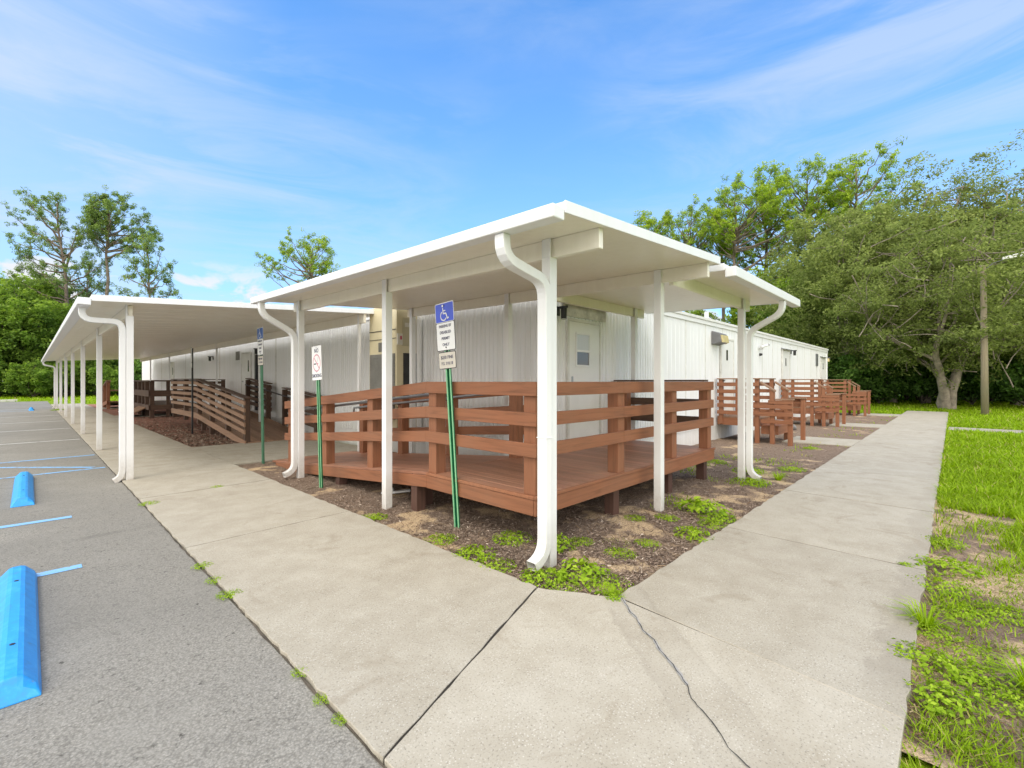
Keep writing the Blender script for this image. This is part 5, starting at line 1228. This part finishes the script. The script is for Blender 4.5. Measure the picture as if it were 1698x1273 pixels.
# far woods: one mass behind the single trees
def woods(name, lines, n, leaf, mat, seed, zlo, zhi, depth):
    rng = np.random.default_rng(seed); tips = []
    for (a, b_, w, hs) in lines:
        for i in range(int(n*w)):
            t = rng.uniform(); off = depth*rng.uniform(); dx, dy = b_[0]-a[0], b_[1]-a[1]; Ln = math.hypot(dx, dy)
            px, py = a[0]+dx*t-dy/Ln*off, a[1]+dy*t+dx/Ln*off
            top = zhi*hs*(.72+.4*noise.noise((px*.16, py*.16, seed)))
            z = zlo+(top-zlo)*rng.uniform()**.8
            tips.append((np.array([px, py, z]), rng.uniform(.8, 1.7)))
    V, F, T = clump_leaves(rng, tips, 34, leaf, .55, .5, .3, .8)
    T = T*.8
    o = link_mesh(name, np_mesh(name, V, F4=F, mat=mat, tint=T)); o['kind'] = 'stuff'; o['category'] = 'woods'
    return o
o = woods('distant_woods', [((30, 80), (-24, 92), 1.0, 1.0), ((60, 48), (30, 80), .7, .7), ((62, 10), (57, 50), .9, .72), ((58, -30), (60, 10), 1.0, 1.1)], 620, .30, 'leaf_mid', 9, .2, 11.5, -9)
o['label'] = 'mass of green woods behind the single trees and the building'
o = woods('undergrowth', [((16, 66), (-20, 74), .9, 1.0), ((50, -22), (47, 8), 1.3, 1.0), ((47, 8), (44, 26), .6, 1.0)], 330, .20, 'leaf_dark', 19, .0, 4.6, -5)
o['label'] = 'dark undergrowth along the edge of the woods'

# ------------------------------------------------------------------ grass, weeds, mulch
F_ = np.array([.7230, .6909]); R_ = np.array([.6909, -.7230])
def blades(name, n, az0, az1, r0, r1, keep, seed, mat='grass_blade', wk=1.0, hk=1.0, label=None, zf=None):
    rng = np.random.default_rng(seed)
    az = rng.uniform(math.radians(az0), math.radians(az1), n); r = np.exp(rng.uniform(math.log(r0), math.log(r1), n))
    P = np.outer(r*np.sin(az), R_)+np.outer(r*np.cos(az), F_)
    m = keep(P, rng); P = P[m]; r = r[m]; n = len(P)
    cl = np.array([noise.noise((p[0]*1.3, p[1]*1.3, 2.0)) for p in P])
    h = (.075+.035*rng.normal(size=n)+.05*cl).clip(.03, .24)*hk*(1+.012*r)*np.where((P[:, 0] < 5.5) & (P[:, 1] > -.55), .62, 1.0); w = (.0015+.00055*r)*rng.uniform(.7, 1.4, n)*wk
    a = rng.uniform(0, 2*PI, n); d = np.stack([np.cos(a), np.sin(a)], 1); s = np.stack([-d[:, 1], d[:, 0]], 1)
    ln = h*rng.uniform(.25, 1.15, n)
    z0 = np.full(n, -.06)
    def pt(t, ws):
        q = P+d*(ln*t**1.8)[:, None]; z = z0+h*(t-.28*t*t*(ln/h))
        return np.concatenate([q+s*(w*ws)[:, None], z[:, None]], 1), np.concatenate([q-s*(w*ws)[:, None], z[:, None]], 1)
    a0, b0_ = pt(0, 1.0); a1, b1_ = pt(.5, .85); a2, b2_ = pt(1.0, .12)
    V = np.stack([a0, b0_, a1, b1_, a2, b2_], 1).reshape(-1, 3); k = np.arange(n)*6
    F = np.concatenate([np.stack([k, k+1, k+3, k+2], 1), np.stack([k+2, k+3, k+5, k+4], 1)])
    t = (.48+.22*rng.normal(size=n)+.30*cl).clip(0, .92); t = np.where(rng.uniform(size=n) < .04, 1.0, t)
    o = link_mesh(name, np_mesh(name, V, F4=F, mat=mat, tint=np.concatenate([t, t]))); o['kind'] = 'stuff'; o['category'] = 'grass'
    if label: o['label'] = label
    return o
def keep_lawn(P, rng):
    x, y = P[:, 0], P[:, 1]
    m = (y < .135) | ((x > 31.1)) | ((x > 27.6) & (y > 1.75))
    bare = np.array([noise.noise((a*1.1, b_*1.1, 8.0)) for a, b_ in P])
    edge = -.20-.10*np.sin(x*1.7)-.03*x + .30*bare
    thin = (x < 7.6) & (y > edge)
    m &= ~(thin & (rng.uniform(size=len(P)) > np.clip(.24+.9*np.array([noise.noise((a*2.6, b_*2.6, 1.5)) for a, b_ in P]), .03, .55)))
    m &= ~(thin & (x < 4.2) & (rng.uniform(size=len(P)) > .55))
    m &= ~((x > 19.85) & (x < 21.15) & (y < .1) & (y > -2.2))
    return m
blades('lawn_grass', 330000, 36, 62, 1.9, 60, keep_lawn, 3, label='bright green lawn grass right of the walk')
def keep_left(P, rng):
    x, y = P[:, 0], P[:, 1]
    return ((y > 51.0) & (x < 6)) | ((x > 5.6) & (y > 43)) | ((y > 43) & (x > 1.2) & (x < 6))
blades('far_grass', 16000, -56, -20, 40, 75, keep_left, 4, hk=1.6, label='grass strip between the car park and the trees')
def keep_fringe(P, rng):
    x, y = P[:, 0], P[:, 1]
    nz = np.array([noise.noise((a*1.4, b_*1.4, 5.0)) for a, b_ in P])
    bed_ = (y > 1.72) & (y < 2.7) & (x > 3.1) & (x < 27) & (nz > .26)
    c2_ = (x > 7) & (x < 10.5) & (y > 1.75) & (y < 3.4) & (nz > .12)
    return (bed_ | c2_)
blades('bed_grass', 70000, 0, 48, 2.6, 28, keep_fringe, 5, label='thin patches of grass growing in the mulch bed', hk=.7)

def weed_mesh(seed, n, h, leaf, spread=1.0, grass=0):
    rng = np.random.default_rng(seed); C, Nn, S, T = [], [], [], []; st = MB()
    for i in range(n):
        a = rng.uniform(0, 2*PI); R = rng.uniform(0, 1)**.6*spread; z = h*(1-.55*(R/spread)**1.5)*rng.uniform(.35, 1.0)
        p = np.array([math.cos(a)*R, math.sin(a)*R, z])
        if i % 4 == 0: st.tube([(p[0]*.25, p[1]*.25, 0), (p[0]*.7, p[1]*.7, z*.7), tuple(p)], [.012, .008, .005], 3, cap=False)
        for k in range(3):
            C.append(p+rng.normal(size=3)*leaf*.9*np.array([1, 1, .6])); Nn.append(np.array([math.cos(a)*.5, math.sin(a)*.5, 1.0])+rng.normal(size=3)*.42); S.append(leaf*rng.uniform(.6, 1.3)); T.append(np.clip(.30+.5*z/h+rng.normal()*.15, 0, 1))
    V, F = cards(rng, np.array(C), np.array(Nn), np.array(S), .55)
    return np_mesh('leaves', V, F4=F, mat='weed_leaf', tint=np.array(T))
WEED = [weed_mesh(201+i, n, h, lf) for i, (n, h, lf) in enumerate(((120, .38, .085), (170, .32, .065), (110, .62, .10), (190, .26, .055), (80, .52, .12)))]
TUFT = []
for sd in (1, 2):
    rng = np.random.default_rng(300+sd); n = 70; a = rng.uniform(0, 2*PI, n); Ln = rng.uniform(.5, 1.1, n); V = []; Fq = []; T = []
    for i in range(n):
        d = np.array([math.cos(a[i]), math.sin(a[i])]); s = np.array([-d[1], d[0]])*.022; b0_ = d*rng.uniform(0, .18); m1 = b0_+d*Ln[i]*.45; m2 = b0_+d*Ln[i]
        h = rng.uniform(.35, .9); k = len(V)
        V += [(*(b0_+s), 0), (*(b0_-s), 0), (*(m1+s*.8), h*.8), (*(m1-s*.8), h*.8), (*(m2+s*.1), h*.75), (*(m2-s*.1), h*.75)]; Fq += [(k, k+1, k+3, k+2), (k+2, k+3, k+5, k+4)]; t = rng.uniform(.3, .9); T += [t, t]
    TUFT.append(np_mesh('leaves', np.array(V), F4=np.array(Fq), mat='grass_blade', tint=np.array(T)))
WG = 'low weeds in the mulch bed'; WE = 'weeds along the lawn edge of the right-hand walk'; WJ = 'weeds in the joint between car park and walk'
wl_ = [
 (2.73, 3.55, .14, 1, WG, 'weed at the walk edge just short of the leaning sign'), (2.68, 3.02, .17, 0, WG, 'weed on the walk edge left of the corner downspout foot'), (2.64, 2.72, .16, 3, WG, 'flat weed close left of the downspout foot'), (3.22, 3.07, .18, 1, WG, 'weed between the leaning sign and the corner post'),
 (3.36, 2.66, .17, 2, WG, 'tall leafy weed right behind the corner post'), (2.74, 2.27, .18, 0, WG, 'weed at the concrete corner right of the downspout foot'), (3.0, 2.12, .20, 4, WG, 'broad-leaved weed in front of the corner post on the right'), (2.72, 2.08, .13, 3, WG, 'small weed on the chamfered concrete edge'),
 (2.98, 1.86, .17, 1, WG, 'spreading weed beside the cracked slab'), (3.62, 2.55, .11, 3, WG, 'small weed under the front edge of the deck'), (3.6, 2.12, .13, 1, WG, 'weed in sand midway between corner post and walk'), (4.02, 2.08, .11, 3, WG, 'small flat weed near the middle canopy post'),
 (4.5, 1.85, .20, 0, WG, 'weed spilling onto the right-hand walk by its second joint'), (5.4, 2.12, .26, 2, WG, 'largest clump of weeds, right of the middle canopy post'), (4.9, 2.3, .13, 1, WG, 'weed at the foot of the middle canopy post'), (4.66, 2.56, .11, 3, WG, 'little weed left of the middle canopy post foot'),
 (5.28, 1.9, .18, 1, WG, 'weed along the right-hand walk below the largest clump'), (7.45, 2.2, .24, 1, WG, 'weed around the foot of the small canopy post'), (8.3, 2.45, .22, 0, WG, 'weed just beyond the small canopy post'), (9.05, 2.0, .2, 3, WG, 'weed farther along the right-hand walk, past the small canopy'),
 (12.2, 2.3, .16, 1, WG, 'weed at the pad of the nearest stair'), (2.66, 4.68, .14, 1, WG, 'weed at the walk edge by the second canopy post'), (8.9, 3.2, .2, 3, WG, 'weed in the bed before the nearest stair'), (5.0, 1.84, .14, 3, WG, 'small weed at the walk edge near the largest clump'),
 (5.96, .06, .15, 1, WE, 'weed at the lawn edge beyond the second joint'), (5.15, .03, .2, 0, WE, 'low spreading weed at the lawn edge by the second joint'), (4.66, .06, .19, 3, WE, 'long low weed patch beside the second slab'), (3.8, .10, .13, 1, WE, 'weed beside the big nearest slab'),
 (3.34, .09, .17, 0, WE, 'weed leaning on the edge of the nearest slab'), (3.6, -.06, .17, 3, WE, 'flat weed in bare sand off the nearest slab'), (3.0, .02, .13, 2, WE, 'bushy bright weed near the bottom right corner'), (3.36, -.1, .14, 1, WE, 'dark weed on bare soil near the bottom right'), (3.22, -.2, .14, 3, WE, 'weed on bare soil at the right edge of the view'), (4.2, -.05, .15, 1, WE, 'weed in the sandy strip beside the lawn'), (4.4, -.22, .15, 3, WE, 'flat weed where sand meets the lawn'),
 (.99, 4.43, .075, 1, WJ, 'first small weed in the joint past the nearest slab joint'), (.985, 4.05, .07, 3, WJ, 'middle one of three weeds in the joint by the near blue line'), (.98, 3.70, .08, 1, WJ, 'nearest of three weeds in the joint by the near blue line'), (1.02, 7.15, .10, 3, WJ, 'weed in the joint near the canopy end post'), (.985, 2.45, .05, 1, WJ, 'tiny weed low in the asphalt joint'), (.975, 2.17, .05, 3, WJ, 'tiny weed in the joint near the bottom edge'), (.97, 1.98, .04, 1, WJ, 'tiniest weed in the joint at the bottom edge'),
 (1.85, 7.58, .09, 3, WJ, 'weed sprouting from the cross joint of the left-hand walk'), (4.96, .28, .05, 4, WJ, 'seedling in the second joint of the right-hand walk'), (2.81, 1.70, .06, 2, WJ, 'weed at the head of the slab crack'), (1.02, 33.6, .25, 1, WJ, 'yellowish weeds at the far end of the long joint')]
rw = random.Random(5)
for x, y, r, k, gname, lab in wl_:
    t = thing('weed', lab, 'weed', (x, y, -.03 if gname != WJ else -.012), gname); t.rotation_euler = (0, 0, rw.uniform(0, 6.28)); q = r*1.12
    t.scale = (q, q*rw.uniform(.8, 1.1), q*.95); link_mesh('leaves', WEED[k], t)
for x, y, r, lab in ((3.85, .12, .2, 'long-bladed grass tuft arching over the edge of the right-hand walk'), (3.4, -.28, .2, 'grass tuft at the bottom right edge of the view'), (8.0, 1.95, .2, 'grass tuft beside the small canopy post foot'), (2.84, 1.74, .1, 'thin grass tuft above the slab crack')):
    t = thing('grass_tuft', lab, 'grass', (x, y, -.03), 'grass tufts by the right-hand walk'); t.rotation_euler = (0, 0, rw.uniform(0, 6)); t.scale = (r, r, r*.9); link_mesh('leaves', TUFT[0 if x > 3.5 else 1], t)

def chips(name, n, region, seed, mat, ls, label, lo=.35, dens=None):
    rng = np.random.default_rng(seed); P = region(rng, n)
    if dens is not None: P = P[dens(P, rng)]
    n = len(P); a = rng.uniform(0, PI, n); L_ = rng.uniform(ls[0], ls[1], n); W_ = L_*rng.uniform(.10, .32, n) if mat == 'mulch_chip' else np.minimum(L_*rng.uniform(.05, .2, n), .006)
    tz = rng.normal(size=n)*.28; d = np.stack([np.cos(a)*np.cos(tz), np.sin(a)*np.cos(tz), np.sin(tz)], 1); s = np.stack([-np.sin(a), np.cos(a), rng.normal(size=n)*.35], 1)
    z = np.array([noise.noise((p[0]*1.7, p[1]*1.7, 3.1))*.02+noise.noise((p[0]*9, p[1]*9, 1.0))*.01 for p in P])-.03+rng.uniform(.002, .016, n)
    C = np.concatenate([P, z[:, None]], 1); A = d*L_[:, None]/2; B = s*W_[:, None]/2
    V = np.stack([C-A-B*.7, C+A-B, C+A*.9+B*.8, C-A+B], 1).reshape(-1, 3); F = np.arange(4*n).reshape(n, 4)
    t = np.clip(rng.beta(1.6, 2.2, n), 0, 1)
    o = link_mesh(name, np_mesh(name, V, F4=F, mat=mat, tint=t)); o['kind'] = 'stuff'; o['category'] = 'mulch'; o['label'] = label; return o
def reg_corner(rng, n):
    # denser close to the corner
    u = 2.55+rng.exponential(2.6, n); v = 1.72+rng.exponential(2.2, n); m = (u < 14) & (v < 9.3) & ((v < 4.4) | (u < 5.4)); return np.stack([u[m], v[m]], 1)
def nosand(P, rng):
    return np.array([sandiness(p[0], p[1]) for p in P]) < rng.uniform(.0, .62, len(P))
chips('wood_mulch', 90000, reg_corner, 41, 'mulch_chip', (.010, .036), 'brown wood mulch scattered over the corner bed', dens=nosand)
chips('pine_straw', 1500, reg_corner, 42, 'pine_straw', (.04, .12), 'dry twigs and straw lying on the mulch')
def reg_red(rng, n):
    u = rng.uniform(2.6, 5.4, n); v = 12.6+rng.exponential(4.5, n); m = v < 26; return np.stack([u[m], v[m]], 1)
chips('red_mulch', 16000, reg_red, 43, 'mulch_chip', (.03, .09), 'reddish wood mulch beside the slatted ramp')
def reg_verge(rng, n):
    u = 2.6+rng.exponential(1.6, n); v = .14-rng.exponential(.3, n); m = (u < 8) & (v > -.9); return np.stack([u[m], v[m]], 1)
chips('dead_grass', 3000, reg_verge, 44, 'pine_straw', (.012, .045), 'dead grass and debris on the bare verge')

# ------------------------------------------------------------------ sky, sun, camera
SUN_EL, SUN_AZ = math.radians(56), math.radians(248)      # azimuth measured from +Y clockwise
w = bpy.data.worlds.new('World'); sc.world = w; w.use_nodes = True; nt = w.node_tree; nt.nodes.clear()
wo = nt.nodes.new('ShaderNodeOutputWorld'); bg = nt.nodes.new('ShaderNodeBackground'); L(nt, bg.outputs[0], wo.inputs[0])
sky = nt.nodes.new('ShaderNodeTexSky'); sky.sky_type = 'NISHITA'; sky.sun_disc = False; sky.sun_elevation = SUN_EL; sky.sun_rotation = SUN_AZ
sky.air_density = 1.0; sky.dust_density = 0.6; sky.ozone_density = 2.5; sky.altitude = 20
tc = nt.nodes.new('ShaderNodeTexCoord'); sep = nt.nodes.new('ShaderNodeSeparateXYZ'); L(nt, tc.outputs['Generated'], sep.inputs[0])
def mapped(scale, rot=(0, 0, 0)):
    mp = nt.nodes.new('ShaderNodeMapping'); mp.inputs['Scale'].default_value = scale; mp.inputs['Rotation'].default_value = rot; L(nt, tc.outputs['Generated'], mp.inputs[0]); return mp.outputs[0]
STR = 0.12
hs = nt.nodes.new('ShaderNodeHueSaturation'); hs.inputs['Saturation'].default_value = SKY_SAT = 1.15; hs.inputs['Value'].default_value = SKY_VAL = 1.5; L(nt, sky.outputs[0], hs.inputs['Color'])
# thin cirrus streaks
ci = noise_n(nt, mapped((1.6, 1.6, 7.5), (.12, .1, .3)), 1.5, 7, .62, .8); ci2 = noise_n(nt, mapped((1, 1, 2.2)), 1.1, 3, .5)
cif = math_n(nt, 'MULTIPLY', ramp(nt, ci.outputs[0], [(.42, (0, 0, 0)), (.72, (1, 1, 1))]), ramp(nt, ci2.outputs[0], [(.36, (0, 0, 0)), (.58, (1, 1, 1))]))
# more haze towards the left of the view
dl = N(nt, 'ShaderNodeVectorMath', operation='DOT_PRODUCT'); L(nt, tc.outputs['Generated'], dl.inputs[0]); dl.inputs[1].default_value = (-.42, .78, .46)
lh = ramp(nt, dl.outputs['Value'], [(.74, (0, 0, 0)), (.97, (1.15, 1.15, 1.15))])
dr = N(nt, 'ShaderNodeVectorMath', operation='DOT_PRODUCT'); L(nt, tc.outputs['Generated'], dr.inputs[0]); dr.inputs[1].default_value = (.893, .124, .432)
rh = ramp(nt, dr.outputs['Value'], [(.90, (0, 0, 0)), (.985, (.5, .5, .5))])
cif = math_n(nt, 'ADD', cif, math_n(nt, 'MULTIPLY', rh, ramp(nt, ci.outputs[0], [(.34, (0, 0, 0)), (.62, (1, 1, 1))])), True)
cif = math_n(nt, 'ADD', math_n(nt, 'MULTIPLY', cif, .75), math_n(nt, 'MULTIPLY', lh, math_n(nt, 'ADD', ci.outputs[0], .2)), True)
# cumulus low over the trees
cu = noise_n(nt, mapped((1, 1, 1.9), (0, 0, .055)), 7.5, 8, .58, .3)
lowm = ramp(nt, sep.outputs[2], [(.05, (.15,)*3), (.14, (.12,)*3), (.24, (0, 0, 0))])
cuf = ramp(nt, math_n(nt, 'ADD', cu.outputs[0], lowm), [(.60, (0, 0, 0)), (.67, (1, 1, 1))])
cuf = math_n(nt, 'MULTIPLY', cuf, ramp(nt, sep.outputs[2], [(.0, (1,)*3), (.17, (1,)*3), (.23, (0,)*3)]))
# unseen bright cloud bank, added behind the camera as soft fill light
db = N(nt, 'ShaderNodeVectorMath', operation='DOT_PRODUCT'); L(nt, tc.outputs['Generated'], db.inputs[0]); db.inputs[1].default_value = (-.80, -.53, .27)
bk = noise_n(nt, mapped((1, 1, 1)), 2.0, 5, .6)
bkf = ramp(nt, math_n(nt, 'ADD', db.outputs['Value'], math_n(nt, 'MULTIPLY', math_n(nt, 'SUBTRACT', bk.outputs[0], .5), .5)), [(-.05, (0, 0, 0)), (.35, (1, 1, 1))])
K = 1/STR
c0 = mix(nt, 1.0, hs.outputs[0], (1.28, 1.72, 1.95), 'MULTIPLY')
hz = ramp(nt, sep.outputs[2], [(0, (.75,)*3), (.2, (.45,)*3), (.45, (.15,)*3), (.7, (0,)*3)])
def col(c, k=1.0): 
    v = N(nt, 'ShaderNodeRGB'); v.outputs[0].default_value = (c[0]*K*k, c[1]*K*k, c[2]*K*k, 1); return v.outputs[0]
c1_ = mix(nt, hz, c0, col((.44, .67, 1.02)))
c2_ = mix(nt, math_n(nt, 'MULTIPLY', cif, .75), c1_, col((.70, .81, 1.0)))
c3_ = mix(nt, cuf, c2_, col((.90, .93, .98)))
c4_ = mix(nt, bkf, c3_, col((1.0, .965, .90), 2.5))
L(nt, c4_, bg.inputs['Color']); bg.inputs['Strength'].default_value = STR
sl_ = bpy.data.lights.new('sun', 'SUN'); sl_.energy = 1.15; sl_.angle = math.radians(16); sl_.color = (1.0, .965, .90)
so = bpy.data.objects.new('sun', sl_); COL.objects.link(so)
sd = Vector((math.sin(SUN_AZ)*math.cos(SUN_EL), math.cos(SUN_AZ)*math.cos(SUN_EL), math.sin(SUN_EL)))
so.rotation_euler = sd.to_track_quat('Z', 'Y').to_euler(); so.location = sd*60
cam = bpy.data.cameras.new('camera'); cam.sensor_width = 36; cam.lens = 36*765/1698; cam.shift_y = -4.5/1698; cam.clip_start = .05; cam.clip_end = 1500
co = bpy.data.objects.new('camera', cam); COL.objects.link(co); co.location = (0, 0, 1.5); co.rotation_euler = (PI/2, 0, -math.atan2(.7230, .6909))
sc.camera = co
sc.view_settings.view_transform = 'Standard'; sc.view_settings.look = 'None'; sc.view_settings.exposure = 0
sc.render.engine = 'CYCLES'; sc.cycles.max_bounces = 8; sc.cycles.diffuse_bounces = 6; sc.cycles.transmission_bounces = 2; sc.cycles.transparent_max_bounces = 4
